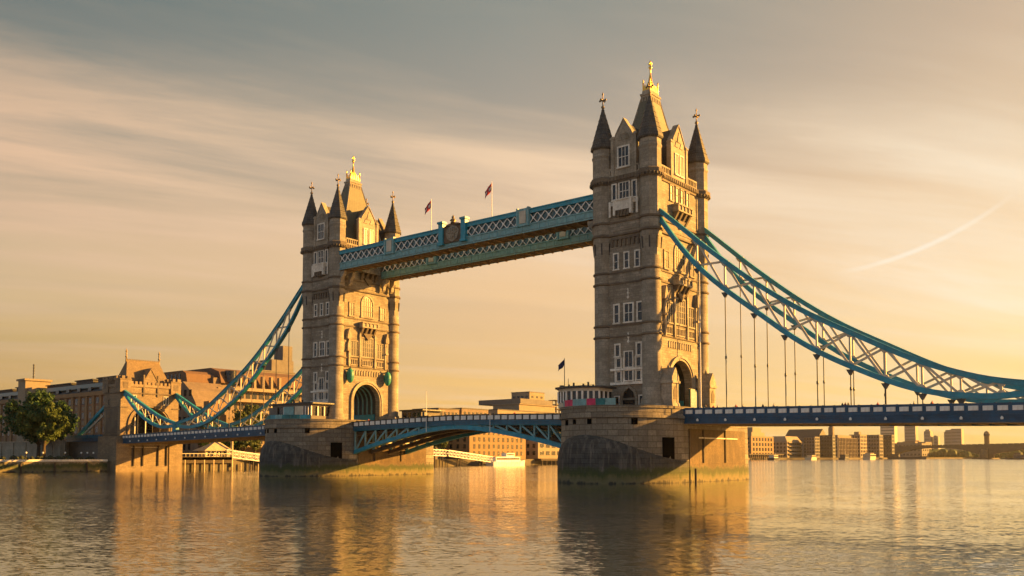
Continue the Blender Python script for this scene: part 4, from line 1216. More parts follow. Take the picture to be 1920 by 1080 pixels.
def quayside():
    t = thing('wharf_wall', 'pale blank river wall along the quay behind the big tree', 'wall', (-200, -13, 3))
    m = MB(); m.box(-420, -161, -14, -12.5, 2.9, 8.9); m.box(-420, -160.8, -14.2, -12.3, 8.903, 9.2); m.build('wall', 'river_wall', t)
    m = MB(); m.box(-215, -209.5, -14.2, -13.9, 3, 6.4); m.build('doorway', 'iron_dark', t)
    for k in range(5): m = MB(); m.box(-205 + 9.6 * k, -204.4 + 9.6 * k, -14.3, -13.9, 3, 8.9); m.build('buttress', 'river_wall', t)
    g = thing('quay_wall', 'low stone quay edge with algae at the left waterline', 'quay wall', (-136, -30, 0))
    m = MB(); m.box(-136.6, -135.4, -600, -11.8, -2, 2.9); m.build('masonry', 'quay_stone', g)
    m = MB(); m.box(-137.0, -135.1, -600, -11.8, 2.903, 3.5); m.build('coping', 'pale_stone', g)
    m = MB()
    for k in range(8): m.box(-135.38, -135.0, -18 - 9 * k, -17.6 - 9 * k, -1, 2.6)
    m.build('fender', 'timber', g)
    f = MB(); rr = random.Random(5)
    for k in range(260):
        y = -14 - 110 * rr.random(); x = -139.5 - 1.8 * rr.random(); r = rr.uniform(.5, 1.0); z = 3.1 + rr.uniform(0, .9)
        f.lathe(x, y, [(r * .7, z - .5), (r, z), (r * .6, z + r * .55), (.05, z + r * .8)], 6, rr.random() * 3, False)
    tag(f.build('hedge', 'hedge_green', None, (-140, -30, 3)), 'long low dark hedge along the left quay edge', 'hedge')
    src = None
    for k, (px, y) in enumerate(((-141.5, -32), (-141.5, -27.5), (-141.5, -21.2), (-141.5, -16.6), (-141.5, -14.8), (-141.5, -13.0))):
        if src is None:
            src = thing('quay_lamp', 'small white globe lamp on a short post on the left quay', 'lamp', (px, y, 3), 'quay lamps')
            m = MB(); m.tube([(px, y, 3), (px, y, 5.2)], .06, 6); m.build('post', 'iron_dark', src); m = MB(); m.sphere((px, y, 5.4), .28, 6); m.build('globe', 'lamp_white', src)
        else: copy_tree(src, (px, y, 3))


quayside()


# ------------------------------------------------------------------ trees
def tree(x, y, zb, clumps, trunk_h, r0, mat, label, n_leaf, seed, leaf=.62, group=None, limbs=7):
    t = thing('broadleaf_tree', label, 'tree', (x, y, zb), group)
    rr = random.Random(seed); m = MB(); top = zb + trunk_h
    m.tube([(x, y, zb - .3), (x + .1, y, zb + trunk_h * .5), (x - .1, y + .1, top)], r0, 8, True, r0 * .7)
    for k in range(limbs):
        c = clumps[k % len(clumps)]; q = Vector((x + c[0], y + c[1], zb + c[2])); p = Vector((x, y, top - .2)); mid = p.lerp(q, .5) + Vector((rr.uniform(-.6, .6), rr.uniform(-.6, .6), -.4))
        m.tube([p, mid, q], r0 * .5, 6, True, r0 * .12)
    m.build('trunk', 'bark', t)
    m = MB(); tot = sum(c[3] ** 2 for c in clumps)
    for c in clumps:
        subs = []
        for i in range(max(5, int(10 * c[3]))):
            while True:
                d = Vector((rr.gauss(0, 1), rr.gauss(0, 1), rr.gauss(0, 1)))
                if d.length > .1: break
            d.normalize(); k = rr.uniform(.45, 1.0)
            subs.append((Vector((x + c[0], y + c[1], zb + c[2])) + Vector((d.x * c[3] * k, d.y * c[3] * k, d.z * c[3] * k * .85)), rr.uniform(.22, .42) * c[3]))
        cnt = int(n_leaf * c[3] ** 2 / tot / len(subs)) + 1
        for (sc, sr) in subs:
            for i in range(cnt):
                d = Vector((rr.gauss(0, 1), rr.gauss(0, 1), rr.gauss(0, .8))); d.normalize()
                p = sc + d * sr * rr.uniform(.6, 1.1)
                nrm = (d + Vector((rr.uniform(-.7, .7), rr.uniform(-.7, .7), rr.uniform(-.3, .9)))).normalized()
                a = nrm.cross(Vector((rr.uniform(-1, 1), rr.uniform(-1, 1), rr.uniform(-1, 1)))).normalized(); b = nrm.cross(a)
                s1, s2 = leaf * rr.uniform(.6, 1.2), leaf * rr.uniform(.35, .7)
                m.add([p - a * s1, p - b * s2, p + a * s1, p + b * s2], [(0, 1, 2, 3)])
    m.build('crown', mat, t)
    return t


def clumps(seed, n, rx, ry, zc, rz, rmin, rmax):
    rr = random.Random(seed); out = []
    for i in range(n):
        while True:
            a, b, c = rr.uniform(-1, 1), rr.uniform(-1, 1), rr.uniform(-1, 1)
            if a * a + b * b + c * c < 1: break
        out.append((a * rx, b * ry, zc + c * rz, rr.uniform(rmin, rmax)))
    return out


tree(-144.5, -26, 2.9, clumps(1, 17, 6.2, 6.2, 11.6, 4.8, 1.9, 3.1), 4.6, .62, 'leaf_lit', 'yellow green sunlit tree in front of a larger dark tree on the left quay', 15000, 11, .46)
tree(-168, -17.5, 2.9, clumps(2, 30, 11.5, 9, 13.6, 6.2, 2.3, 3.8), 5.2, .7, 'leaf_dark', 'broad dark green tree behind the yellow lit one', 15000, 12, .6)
GT = 'trees behind the left side span'
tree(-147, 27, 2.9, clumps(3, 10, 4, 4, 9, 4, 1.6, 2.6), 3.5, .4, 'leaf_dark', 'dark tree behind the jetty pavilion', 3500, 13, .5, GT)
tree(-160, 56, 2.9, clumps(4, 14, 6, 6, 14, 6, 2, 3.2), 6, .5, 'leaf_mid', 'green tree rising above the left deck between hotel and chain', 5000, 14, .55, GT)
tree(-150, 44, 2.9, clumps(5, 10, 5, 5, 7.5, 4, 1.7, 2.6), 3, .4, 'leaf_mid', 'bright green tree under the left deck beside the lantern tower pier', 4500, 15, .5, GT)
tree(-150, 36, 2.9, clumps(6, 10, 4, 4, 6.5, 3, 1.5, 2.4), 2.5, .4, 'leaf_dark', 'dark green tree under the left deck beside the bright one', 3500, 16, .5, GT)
GM = 'trees under the bascule'
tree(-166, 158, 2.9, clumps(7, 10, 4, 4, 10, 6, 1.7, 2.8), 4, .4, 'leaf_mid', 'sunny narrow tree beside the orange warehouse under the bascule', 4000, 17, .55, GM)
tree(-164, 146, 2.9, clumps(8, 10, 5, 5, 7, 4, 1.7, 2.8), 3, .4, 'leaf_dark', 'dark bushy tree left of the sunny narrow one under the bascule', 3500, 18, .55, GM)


# ------------------------------------------------------------------ buildings on the far shore, left part
def terraced_hotel():
    t = thing('terraced_hotel', 'stepped concrete hotel with balcony bands and copper brown roof behind the left chain', 'hotel', (-180, 60, 3))
    m = MB(); m.box(-214, -180, 53, 96, 3, 31); m.box(-214, -184, 53.5, 95.5, 31.003, 35); m.build('wall', 'concrete_brown', t)
    for k in range(6):
        z = 8 + 4.4 * k; d = .9 * (5 - k) * .5
        m = MB(); m.box(-180.2, -177.2 + d, 58, 95, z, z + 1.25); m.build('balcony', 'concrete_pale', t)
    src = None
    win_grid(t, 'E', -180, lin(59, 95, 12), [10.6 + 4.4 * k for k in range(5)], 1.9, 2.6)
    m = MB(); m.ext([(-214, 33), (-182.5, 33), (-184, 37.4), (-190, 39.3), (-214, 39.3)], 'y', 56, 98); rf = m.build('roof', 'copper_roof', t)
    m = MB(); m.lathe(-183.2, 60.5, [(2.3, 33.5), (2.3, 38)], 14); m.build('roof_vent', 'glass_dark', rf)
    for k, y in enumerate((66, 70, 74, 78, 82)): m = MB(); m.box(-182.0, -180.4, y - .5, y + .5, 31.2, 36.5); m.build('column', 'concrete_pale', t)
    t = thing('curved_annex', 'lower brown block with rounded slope and copper roof beside the gatehouse', 'building', (-176, 45, 3))
    m = MB(); m.ext([(-205, 3), (-172, 3), (-172, 19), (-174, 24), (-178, 29), (-183, 32.5), (-205, 32.5)], 'y', 40, 56); m.build('wall', 'concrete_brown', t)
    m = MB(); m.ext([(-206, 32.6), (-185, 32.6), (-186, 36), (-188.5, 37.2), (-206, 37.2)], 'y', 43, 58); m.build('roof', 'copper_roof', t)
    m = MB(); m.box(-171.99, -169.5, 42, 50, 3, 20); m.box(-169.48, -166, 40.5, 47, 3, 24.5); m.build('stair_wing', 'brick_yellow', t)
    win_grid(t, 'S', 40, lin(-200, -176, 7), [8, 13, 18, 23, 28], 1.6, 2.4)
    win_grid(t, 'S', 43, lin(-200, -189, 4), [34.8], 1.2, 2.6)


terraced_hotel()
tb = building('concrete_block', 'tall stepped grey concrete block just left of the lantern tower', 'building', -222, -200, 84, 104, 3, 41, 'concrete_grey', ('flat', 'concrete_grey', .5), (6, 8, 1.8, 2.2), (5, 8, 2, 2.2))
m = MB(); m.box(-214, -200.3, 92, 103.5, 41.503, 46.5); m.box(-207, -200.6, 98, 103, 46.503, 53); m.build('upper_step', 'concrete_grey', tb)

# behind and beside the bascules
building('brick_warehouse', 'orange brick warehouse with three rows of small windows under the bascule', 'warehouse', -188, -168, 184.5, 229, 3, 18.6, 'brick_yellow', ('flat', 'brick_yellow', .5), (11, 4, 1.5, 2.2), (4, 4, 1.6, 2.2), wmat='glass_warm')
building('dark_warehouse', 'dark shaded warehouse left of the orange brick one', 'warehouse', -205, -178, 150, 178, 3, 19, 'concrete_grey', ('flat', 'roof_dark', .5), (7, 4, 1.6, 2.2), (6, 4, 1.6, 2.2))
building('riverside_flats', 'pale block of flats with dark balconies right of the orange warehouse', 'apartment block', -190, -172, 245, 268, 3, 17, 'concrete_pale', ('flat', 'roof_dark', .5), (4, 3, 3.4, 2.2, 'glass_dark'), (4, 3, 1.8, 2.2))
building('riverside_flats', 'narrow pale flats squeezed against the hoarding tower pier', 'apartment block', -186, -174, 270, 290, 3, 15.5, 'concrete_brown', ('flat', 'roof_dark', .5), (4, 3, 2.4, 2.2), (3, 3, 1.8, 2.2))
building('shaded_block', 'dark gap block between warehouse and pale flats', 'building', -200, -186, 230, 244, 3, 20, 'concrete_grey', ('flat', 'roof_dark', .5), (4, 4, 1.6, 2), None)
GS = 'rooftops above the bascules'
building('office_block', 'flat dark roofed office showing left above the bascule railing', 'office block', -219, -200, 196, 212, 3, 29.4, 'concrete_brown', ('flat', 'roof_dark', .5), (5, 6, 1.6, 2.2), (5, 6, 1.6, 2.2), GS)
building('office_block', 'second dark roofed office above the middle of the bascule', 'office block', -218, -200, 214, 236, 3, 30.2, 'concrete_brown', ('flat', 'roof_dark', .5), (6, 6, 1.6, 2.2), (4, 6, 1.6, 2.2), GS)
tf = building('terraced_flats', 'cream stepped terrace flats below the concrete tower block', 'apartment block', -240, -215, 262, 322, 3, 32.0, 'concrete_pale', ('flat', 'roof_dark', .5), (12, 6, 3.0, 1.6), (5, 6, 1.8, 2.), GS)
m = MB(); m.box(-238, -217, 285, 322, 32.503, 36.4); m.box(-238.4, -216.2, 284.4, 322.6, 36.403, 37.0); m.build('penthouse', 'concrete_pale', tf)
m = MB(); m.box(-250, -216, 285, 318, 37.003, 40); m.build('roof_plant', 'concrete_grey', tf)
ct = building('tower_block', 'tallest pale concrete block on the skyline right of the bascule middle', 'tower block', -245, -230, 312, 328, 3, 46, 'concrete_pale', ('flat', 'concrete_grey', .5), (3, 9, 2., 1.4), (4, 9, 2, 1.4), GS)
t = thing('roof_gantry', 'lattice framework standing on the skyline beside the concrete tower block', 'framework', (-230, 345, 30), GS)
m = MB()
for i in range(4):
    for j in range(2): m.tube([(-232 + 6 * j, 336 + 3.6 * i, 28), (-232 + 6 * j, 336 + 3.6 * i, 43 - abs(i - 1.5) * 1.2)], .32, 5)
for k in range(5): m.box(-232.4, -225.6, 335.6, 347.4, 30 + 2.9 * k, 30.5 + 2.9 * k)
m.build('frame', 'concrete_grey', t)
building('low_block', 'block under the lattice framework', 'building', -245, -225, 334, 352, 3, 28, 'concrete_brown', ('flat', 'roof_dark', .5), (4, 5, 2, 2), None, GS)

# along the right, far upriver
GR = 'riverside blocks seen under the right deck'
r1 = building('riverside_block', 'sunlit orange block with stepped top nearest the hoarding tower pier', 'building', -426, -400, 1034, 1112, 3, 33, 'brick_yellow', ('flat', 'concrete_pale', .5), (7, 4, 6, 4.6, 'glass_dark'), (4, 5, 3, 3), GR)
m = MB(); m.box(-425, -402, 1040, 1085, 33.503, 39); m.box(-424, -403, 1046, 1074, 39.003, 46); m.build('upper_storey', 'concrete_pale', r1)
r2 = building('riverside_block', 'block with shaded flank, cream balcony front and sloping cream roof', 'building', -420, -391, 1140, 1197, 3, 27, 'concrete_pale', ('mansard', 'concrete_pale', 8), (6, 4, 7.5, 2.6), (5, 4, 3, 3), GR)
for k in range(4): m = MB(); m.box(-390.9, -388.8, 1143, 1194, 8 + 5.6 * k, 9.2 + 5.6 * k); m.build('balcony', 'concrete_pale', r2)
building('riverside_block', 'wide grey shed with big sloping roof above the balcony block', 'building', -470, -412, 1325, 1370, 3, 36, 'concrete_grey', ('ridge_x', 'roof_dark', 15), (4, 4, 5, 3.6), (9, 4, 4, 3.6), GR)
building('riverside_block', 'dark slim glass block between balcony block and long gold block', 'building', -382, -364, 1180, 1200, 3, 34, 'concrete_grey', ('flat', 'roof_dark', .5), (3, 6, 4, 3.4), (4, 6, 3, 3.4), GR)
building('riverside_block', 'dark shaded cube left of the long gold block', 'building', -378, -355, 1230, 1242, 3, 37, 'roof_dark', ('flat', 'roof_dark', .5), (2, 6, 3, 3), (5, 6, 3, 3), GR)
r4 = building('riverside_block', 'long gold block with dense dark window grid', 'building', -396, -371, 1300, 1394, 3, 35, 'concrete_pale', ('flat', 'concrete_brown', 3), (13, 5, 5.4, 4.2), (4, 5, 4, 4), GR)
m = MB(); m.box(-393, -373, 1306, 1372, 35.503, 39.5); m.build('attic', 'concrete_brown', r4)
for k in range(13): m = MB(); m.box(-370.9, -369.6, 1303.2 + 7.2 * k - .5, 1303.2 + 7.2 * k + .5, 3, 35); m.build('fin', 'concrete_pale', r4)
building('riverside_block', 'narrow gold block with taller attic right of the long gold one', 'building', -392, -374, 1420, 1456, 3, 42, 'concrete_pale', ('flat', 'concrete_brown', 5), (4, 6, 5, 4.2), (4, 6, 3, 4), GR)
building('riverside_block', 'wide grey shaded block beyond the narrow gold one', 'building', -391, -366, 1500, 1522, 3, 43, 'concrete_grey', ('flat', 'roof_dark', .5), (3, 6, 4, 4), (5, 6, 3.4, 3.6), GR)
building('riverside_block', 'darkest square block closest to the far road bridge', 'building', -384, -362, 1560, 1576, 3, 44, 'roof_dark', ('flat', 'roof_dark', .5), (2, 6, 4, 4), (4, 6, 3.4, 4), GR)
r = thing('clock_steeple', 'slim pointed steeple above the long gold block', 'steeple', (-430, 1440, 3), GR)
m = MB(); m.box(-434, -426, 1436, 1444, 3, 56); m.build('shaft', 'concrete_brown', r); m = MB(); m.lathe(-430, 1440, [(5, 56), (3.4, 58), (3, 63), (.2, 74)], 8); m.build('spire', 'concrete_brown', r)
GK = 'distant tower blocks over the far bridge'
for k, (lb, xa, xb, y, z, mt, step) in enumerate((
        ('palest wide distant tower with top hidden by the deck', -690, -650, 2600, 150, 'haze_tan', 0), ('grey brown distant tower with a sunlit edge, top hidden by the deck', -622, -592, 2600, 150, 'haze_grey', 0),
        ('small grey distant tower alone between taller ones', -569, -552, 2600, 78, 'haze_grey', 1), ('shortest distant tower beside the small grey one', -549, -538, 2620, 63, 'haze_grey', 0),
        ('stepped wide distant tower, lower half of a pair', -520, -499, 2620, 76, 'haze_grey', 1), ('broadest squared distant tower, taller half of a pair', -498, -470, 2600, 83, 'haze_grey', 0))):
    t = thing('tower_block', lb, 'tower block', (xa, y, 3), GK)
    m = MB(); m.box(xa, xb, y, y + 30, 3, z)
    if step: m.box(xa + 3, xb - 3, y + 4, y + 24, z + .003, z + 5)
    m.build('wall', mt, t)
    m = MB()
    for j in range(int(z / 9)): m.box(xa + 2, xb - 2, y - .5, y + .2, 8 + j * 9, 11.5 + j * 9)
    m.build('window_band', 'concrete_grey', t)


def far_bridge():
    t = thing('road_bridge', 'distant flat grey road bridge with arched haunches at its pier', 'bridge', (-238, 1700, 0))
    Y0, Y1 = 1700, 1732; m = MB()

    def arch(x0, x1): return [(x0 + (x1 - x0) * i / 18, 21.2 - 13.5 * abs(-1 + i / 9) ** 2.6) for i in range(19)]
    top = lambda x: 23.0 + (x + 480) * .0155
    poly = [(-480, top(-480)), (60, top(60)), (60, 8)] + arch(-230, 40)[::-1] + [(-230, 0), (-246, 0)] + arch(-400, -246)[::-1] + [(-480, 8)]
    m.ext(poly, 'y', Y0, Y1); m.build('span', 'bridge_grey', t)
    m = MB()
    for k in range(52): x = -474 + 10 * k; z = top(x); m.box(x - 4.6, x + 4.6, Y0 - .6, Y0 + .3, z - .3, z + 1.5)
    m.build('parapet', 'bridge_grey', t)
    m = MB(); m.box(-244.5, -231.5, Y0 - 8, Y1 + 8, -2, 19); m.lathe(-238, Y0 - 8, [(6.4, -2), (6.4, 15), (2, 19)], 12); m.build('pier', 'bridge_grey', t)
    m = MB(); m.box(-254, -222, Y0 - 24, Y1 + 20, -1, 2.2); m.box(-226, -218, Y0 - 22, Y0 - 14, 2.203, 9); m.build('pier_fender', 'timber', t)
    q = thing('slim_tower', 'slim tower with rounded top standing behind the distant road bridge', 'tower', (-245, 1800, 3))
    m = MB(); m.lathe(-252, 1800, [(5.2, 0), (4.6, 44), (5.4, 44.3), (5.4, 50), (4, 53), (.3, 55)], 10); m.build('shaft', 'concrete_brown', q)
    m = MB(); m.lathe(-252, 1800, [(5.5, 46), (5.5, 49)], 10); m.build('lantern_room', 'glass_dark', q)


far_bridge()


def far_bank():
    rr = random.Random(9); f = MB()
    for k in range(620):
        u = rr.random(); x = -470 + 620 * u; y = 2010 + 230 * rr.random(); r = rr.uniform(8, 16); z = 3 + rr.uniform(0, 12)
        f.lathe(x, y, [(r * .7, 0), (r, z * .6), (r * .8, z + r * .3), (r * .35, z + r * .62), (.2, z + r * .7)], 7, rr.random() * 3, False)
    w = f.build('far_woods', 'leaf_dark', None, (-130, 2050, 3)); tag(w, 'hazy line of distant trees under the far road bridge', 'woods', None, 'stuff')
    for k, (x, w_, y, z, lb) in enumerate(((-470, 60, 1950, 34, 'low wide dark block just left of the palest distant tower'), (-560, 70, 2300, 42, 'low wide dark block under the grey brown distant tower'), (-300, 90, 2280, 30, 'low roofs right of the broadest distant tower'), (-110, 120, 2340, 34, 'low roofs at the right picture edge above the far road bridge'))):
        building('city_block', lb, 'building', x, x + w_, y, y + 60, 3, z, 'concrete_grey', ('flat', 'concrete_brown', 4), (3, 3, 8, 4), (7, 3, 5, 4), 'low blocks over the far bridge')


far_bank()


# ------------------------------------------------------------------ boats
def boat(x, y, L, B, rot, hull, cab, label, cabins, mast=0, name='boat', cat='boat', group=None):
    t = thing(name, label, cat, (x, y, 0), group); ORG[t.name] = (0, 0, 0); t.rotation_euler = (0, 0, R(rot))
    h = L * .055 + .5
    pts = [(-L / 2, -B / 2), (L * .25, -B / 2), (L * .42, -B * .28), (L / 2, 0), (L * .42, B * .28), (L * .25, B / 2), (-L / 2, B / 2)]
    m = MB(); n = len(pts); m.add([(a * .96, b * .82, -.6) for a, b in pts] + [(a, b, h + (.35 * h if a > L * .3 else 0)) for a, b in pts], [tuple(range(n - 1, -1, -1)), tuple(range(n, 2 * n))] + [(i, (i + 1) % n, n + (i + 1) % n, n + i) for i in range(n)])
    m.build('hull', hull, t)
    for (a, b, w, z0, z1) in cabins:
        m = MB(); m.box(a * L, b * L, -w * B / 2, w * B / 2, h + z0 - .05, h + z1); m.box(a * L - .2, b * L + .2, -w * B / 2 - .2, w * B / 2 + .2, h + z1 + .003, h + z1 + .15); cb = m.build('cabin', cab, t)
        m = MB(); m.box(a * L + .4, b * L - .4, -w * B / 2 - .04, w * B / 2 + .04, h + z0 + (z1 - z0) * .4, h + z0 + (z1 - z0) * .8); m.build('window_band', 'glass_dark', cb)
    if mast: m = MB(); m.tube([(L * .1, 0, h), (L * .1, 0, h + mast)], .12 * L / 20, 6); m.beam((L * .1, -B * .3, h + mast * .7), (L * .1, B * .3, h + mast * .7), .1, .1); m.build('mast', 'cream_paint', t)
    return t


boat(-150, 192, 26, 5.5, 88, 'white_paint', 'white_paint', 'white river passenger boat moored below the orange warehouse', ((-.42, .25, .85, 0, 2.2), (-.1, .12, .6, 2.35, 4)), 0, 'passenger_boat')
GB = 'boats moored far upriver'
boat(-318, 918, 44, 9, 100, 'hull_dark', 'cream_paint', 'cream pontoon boat below the sunlit orange block', ((-.4, .1, .7, 0, 3.2),), 6, 'boat', 'boat', GB)
boat(-306, 1010, 50, 9, 100, 'cream_paint', 'wood_pale', 'low white boat below the cream balcony block', ((-.3, .2, .7, 0, 3),), 0, 'boat', 'boat', GB)
boat(-300, 1120, 46, 9, 98, 'hull_dark', 'roof_dark', 'dark hulled boat below the long gold block', ((-.35, .2, .8, 0, 4),), 9, 'boat', 'boat', GB)
boat(-286, 1186, 52, 11, 96, 'cream_paint', 'wood_pale', 'bright two deck white boat left of the far road bridge', ((-.45, .3, .9, 0, 4.5), (-.3, .15, .7, 4.7, 6.2)), 0, 'boat', 'boat', GB)
boat(-312, 1470, 62, 13, 8, 'hull_dark', 'roof_dark', 'long dark barge lying under the far road bridge', ((-.4, -.2, .7, 0, 5),), 0, 'barge', 'barge', GB)
boat(-141, 1440, 34, 13, 190, 'hull_dark', 'hull_dark', 'dark tug at the right picture edge', ((-.3, .15, .8, 0, 5), (-.15, .1, .6, 5.2, 8)), 4, 'tug_boat', 'boat', GB)


# ------------------------------------------------------------------ jetties and gangways
def gangway(p, q, label, posts, h=2.6):
    t = thing('gangway', label, 'gangway', p, 'white gangways'); p, q = Vector(p), Vector(q); d = q - p; side = Vector((d.y, -d.x, 0)).normalized() * .9
    m = MB(); m.beam(p, q, 1.8, .25); m.build('walkway', 'cream_paint', t)
    n = max(6, int(d.length / 2.2))
    for s in (-1, 1):
        m = MB(); a, b = p + side * s, q + side * s; up = Vector((0, 0, h))
        m.beam(a + up, b + up, .22, .26); m.beam(a, b, .22, .3); m.beam(a + up * .5, b + up * .5, .1, .12)
        for k in range(n):
            u, v = a + (b - a) * k / n, a + (b - a) * (k + 1) / n
            m.tube([u, u + up], .11, 5); m.tube([u, v + up], .08, 5); m.tube([u + up, v], .08, 5)
        m.build('truss_side', 'white_paint', t)
    for k in range(posts):
        c = p + d * (k + .5) / posts
        m = MB()
        for s in (-1, 1): m.tube([(c.x + side.x * s, c.y + side.y * s, -1), (c.x + side.x * s, c.y + side.y * s, c.z - .1)], .28, 6)
        m.beam((c.x - side.x, c.y - side.y, c.z - .35), (c.x + side.x, c.y + side.y, c.z - .35), .4, .4); m.build('trestle', 'timber', t)


gangway((-150, 128, 5.2), (-150, 148, 4.6), 'white gangway section coming out from behind the lantern tower pier', 4)
gangway((-150, 149.5, 4.6), (-150, 180, 1.6), 'white gangway sloping down to the passenger boat', 2)


def jetty():
    t = thing('river_jetty', 'dark timber jetty on piles beneath the left side span', 'jetty', (-136, 26, 0))
    m = MB(); m.box(-150, -135, 11, 30, 3.2, 4.1); m.box(-135.4, -135.0, 11, 30, 2.2, 4.3); m.build('deck', 'timber', t)
    m = MB(); m.box(-149, -140, 11.5, 42, -1, 3.19); m.build('pile_wall', 'iron_dark', t)
    for k in range(9): m = MB(); m.tube([(-135.2, 13 + 3.4 * k, -1.5), (-135.2, 13 + 3.4 * k, 3.3 if k < 6 else 2.0)], .26, 7); m.build('pile', 'wood_pale', t)
    m = MB()
    for k in range(13): m.box(-135.5, -135.35, 12 + 1.4 * k, 12.12 + 1.4 * k, 4.1, 5.2)
    m.box(-135.52, -135.33, 12, 29, 5.2, 5.35); m.build('railing', 'cream_paint', t)
    p = thing('jetty_pavilion', 'small pale pavilion with steep tent roof on the dark jetty', 'pavilion', (-139, 25.5, 4.1))
    m = MB(); m.frus((-143, -135.8, 20.2, 31.2), 6.2, (-139.6, -139.2, 26.6, 27.4), 9.4); m.build('roof', 'wood_pale', p)
    m = MB(); m.box(-141.5, -137, 21.6, 29.4, 4.1, 6.3); m.build('wall', 'cream_paint', p)
    for k in range(5): m = MB(); m.box(-137.02, -136.9, 22.2 + 1.5 * k, 23.1 + 1.5 * k, 4.5, 6.0); m.build('window', 'glass_dark', p)
    for k in range(6): m = MB(); m.tube([(-136, 20.6 + 2.04 * k, 4.1), (-136, 20.6 + 2.04 * k, 6.3)], .1, 5); m.build('post', 'cream_paint', p)
    gangway((-136.5, 28.5, 4.3), (-134, 47, 1.9), 'white gangway sloping from the jetty pavilion behind the pier', 1, 2.3)
    k = MB(); k.tube([(-135.6, 30.2, 1), (-135.6, 30.2, 11)], .42, 10); tag(k.build('mooring_post', 'wood_pale', None, (-135.6, 30.2, 0)), 'tall pale mooring post in front of the jetty gangway', 'post')
    w = thing('pontoon', 'piled black river wharf right of the pale flats and hoarding tower pier', 'wharf', (-165, 258, 0))
    m = MB(); m.box(-168, -163, 236, 300, 2.2, 3.3); m.build('deck', 'timber', w)
    for k in range(16): m = MB(); m.tube([(-163.3, 237 + 4 * k, -1), (-163.3, 237 + 4 * k, 2.3)], .35, 6); m.build('pile', 'timber', w)
    w = thing('river_wharf', 'piled dark wharf below the sunlit orange block', 'wharf', (-398, 1050, 0))
    m = MB(); m.box(-402, -392, 1010, 1130, 7.0, 8.5); m.build('deck', 'timber', w)
    for k in range(18): m = MB(); m.tube([(-391.5, 1012 + 6.5 * k, -1), (-392.5, 1012 + 6.5 * k, 7.1)], .9, 6); m.build('pile', 'timber', w)


jetty()


# ------------------------------------------------------------------ things on the piers and decks
def lantern(y, lab):
    t = thing('hanging_lantern', lab, 'lantern', (-35.1, y, 21.4), 'green lanterns'); x = -34.6
    m = MB(); m.lathe(x, y, [(.22, 21.2), (.6, 21.6), (.85, 22.3), (.9, 23.4), (.65, 24.1), (.25, 24.5)], 10); m.build('shroud', 'green_shroud', t)
    m = MB(); m.beam((-35.7, y, 24.3), (x, y, 24.5), .25, .25); m.lathe(x, y, [(.3, 24.45), (.12, 24.9), (.02, 25.2)], 8); m.build('bracket', 'iron_dark', t)
    m = MB(); m.lathe(x, y, [(.90, 22.6), (.95, 22.7), (.92, 22.8)], 10); m.build('band', 'hoarding_teal', t)


lantern(-5.9, 'green shrouded lantern on the near side of the portal')
lantern(5.7, 'green shrouded lantern on the far side of the portal')


def portal_shrine(y, lab):
    x0, x1 = D + WX + .5, D + WX + 3.0
    t = thing('gate_pillar', lab, 'gate pillar', ((x0 + x1) / 2, y, 12.4), 'stone gate pillars')
    m = MB(); m.box(x0, x1, y - 1.1, y + 1.1, 12.3, 16.6); m.frus((x0 - .3, x1 + .3, y - 1.4, y + 1.4), 12.3, (x0 - .1, x1 + .1, y - 1.2, y + 1.2), 13.3)
    m.box(x0 - .25, x1 + .25, y - 1.35, y + 1.35, 16.603, 17.0); b = m.build('shaft', 'trim_stone', t)
    m = MB(); m.ext([(y - 1.25, 17.0), (y + 1.25, 17.0), (y + 1.15, 17.7), (y, 19.3), (y - 1.15, 17.7)], 'x', x0 - .1, x1 + .1); m.lathe((x0 + x1) / 2, y, [(.2, 19.0), (.3, 19.4), (.05, 20.0)], 6); m.build('gable_cap', 'trim_stone', t)
    m = MB(); m.ext([(y - .6, 13.9), (y + .6, 13.9), (y + .6, 15.4), (y, 16.2), (y - .6, 15.4)], 'x', x1 - .05, x1 + .06); m.build('niche', 'dark_trim', b)


portal_shrine(-7.4, 'gabled stone gate pillar nearer the river at the hoarding tower')
portal_shrine(6.4, 'gabled stone gate pillar on the far side of the portal')
t = thing('site_screen', 'tall teal builders screen filling the lower portal of the hoarding tower', 'screen', (D + WX + 2, 3.6, 12.4))
m = MB(); m.box(D + WX + 1.2, D + WX + 1.4, .9, 5.2, 12.4, 16.2); m.build('panel', 'deep_teal', t)
m = MB(); m.box(D + WX + 1.1, D + WX + 1.19, .9, 5.2, 15.9, 16.3); m.box(D + WX + 1.41, D + WX + 1.5, .8, 1.0, 12.4, 16.3); m.build('frame', 'iron_dark', t)
t = thing('white_mast', 'very tall slim white mast at the hoarding tower portal', 'mast', (52.4, -3.6, 12))
m = MB(); m.tube([(52.4, -3.6, 11), (52.4, -3.6, 24), (52.4, -3.6, 37.4)], .13, 8, True, .07); m.build('pole', 'white_paint', t)
m = MB(); m.lathe(52.4, -3.6, [(.22, 11), (.22, 12.6), (.14, 12.7)], 8); m.build('base', 'white_paint', t)


def rim(x, a, k=.25):
    a = R(a); return (x + (PHW + k) * math.cos(a), PYN + (PNOSE + k) * math.sin(a))


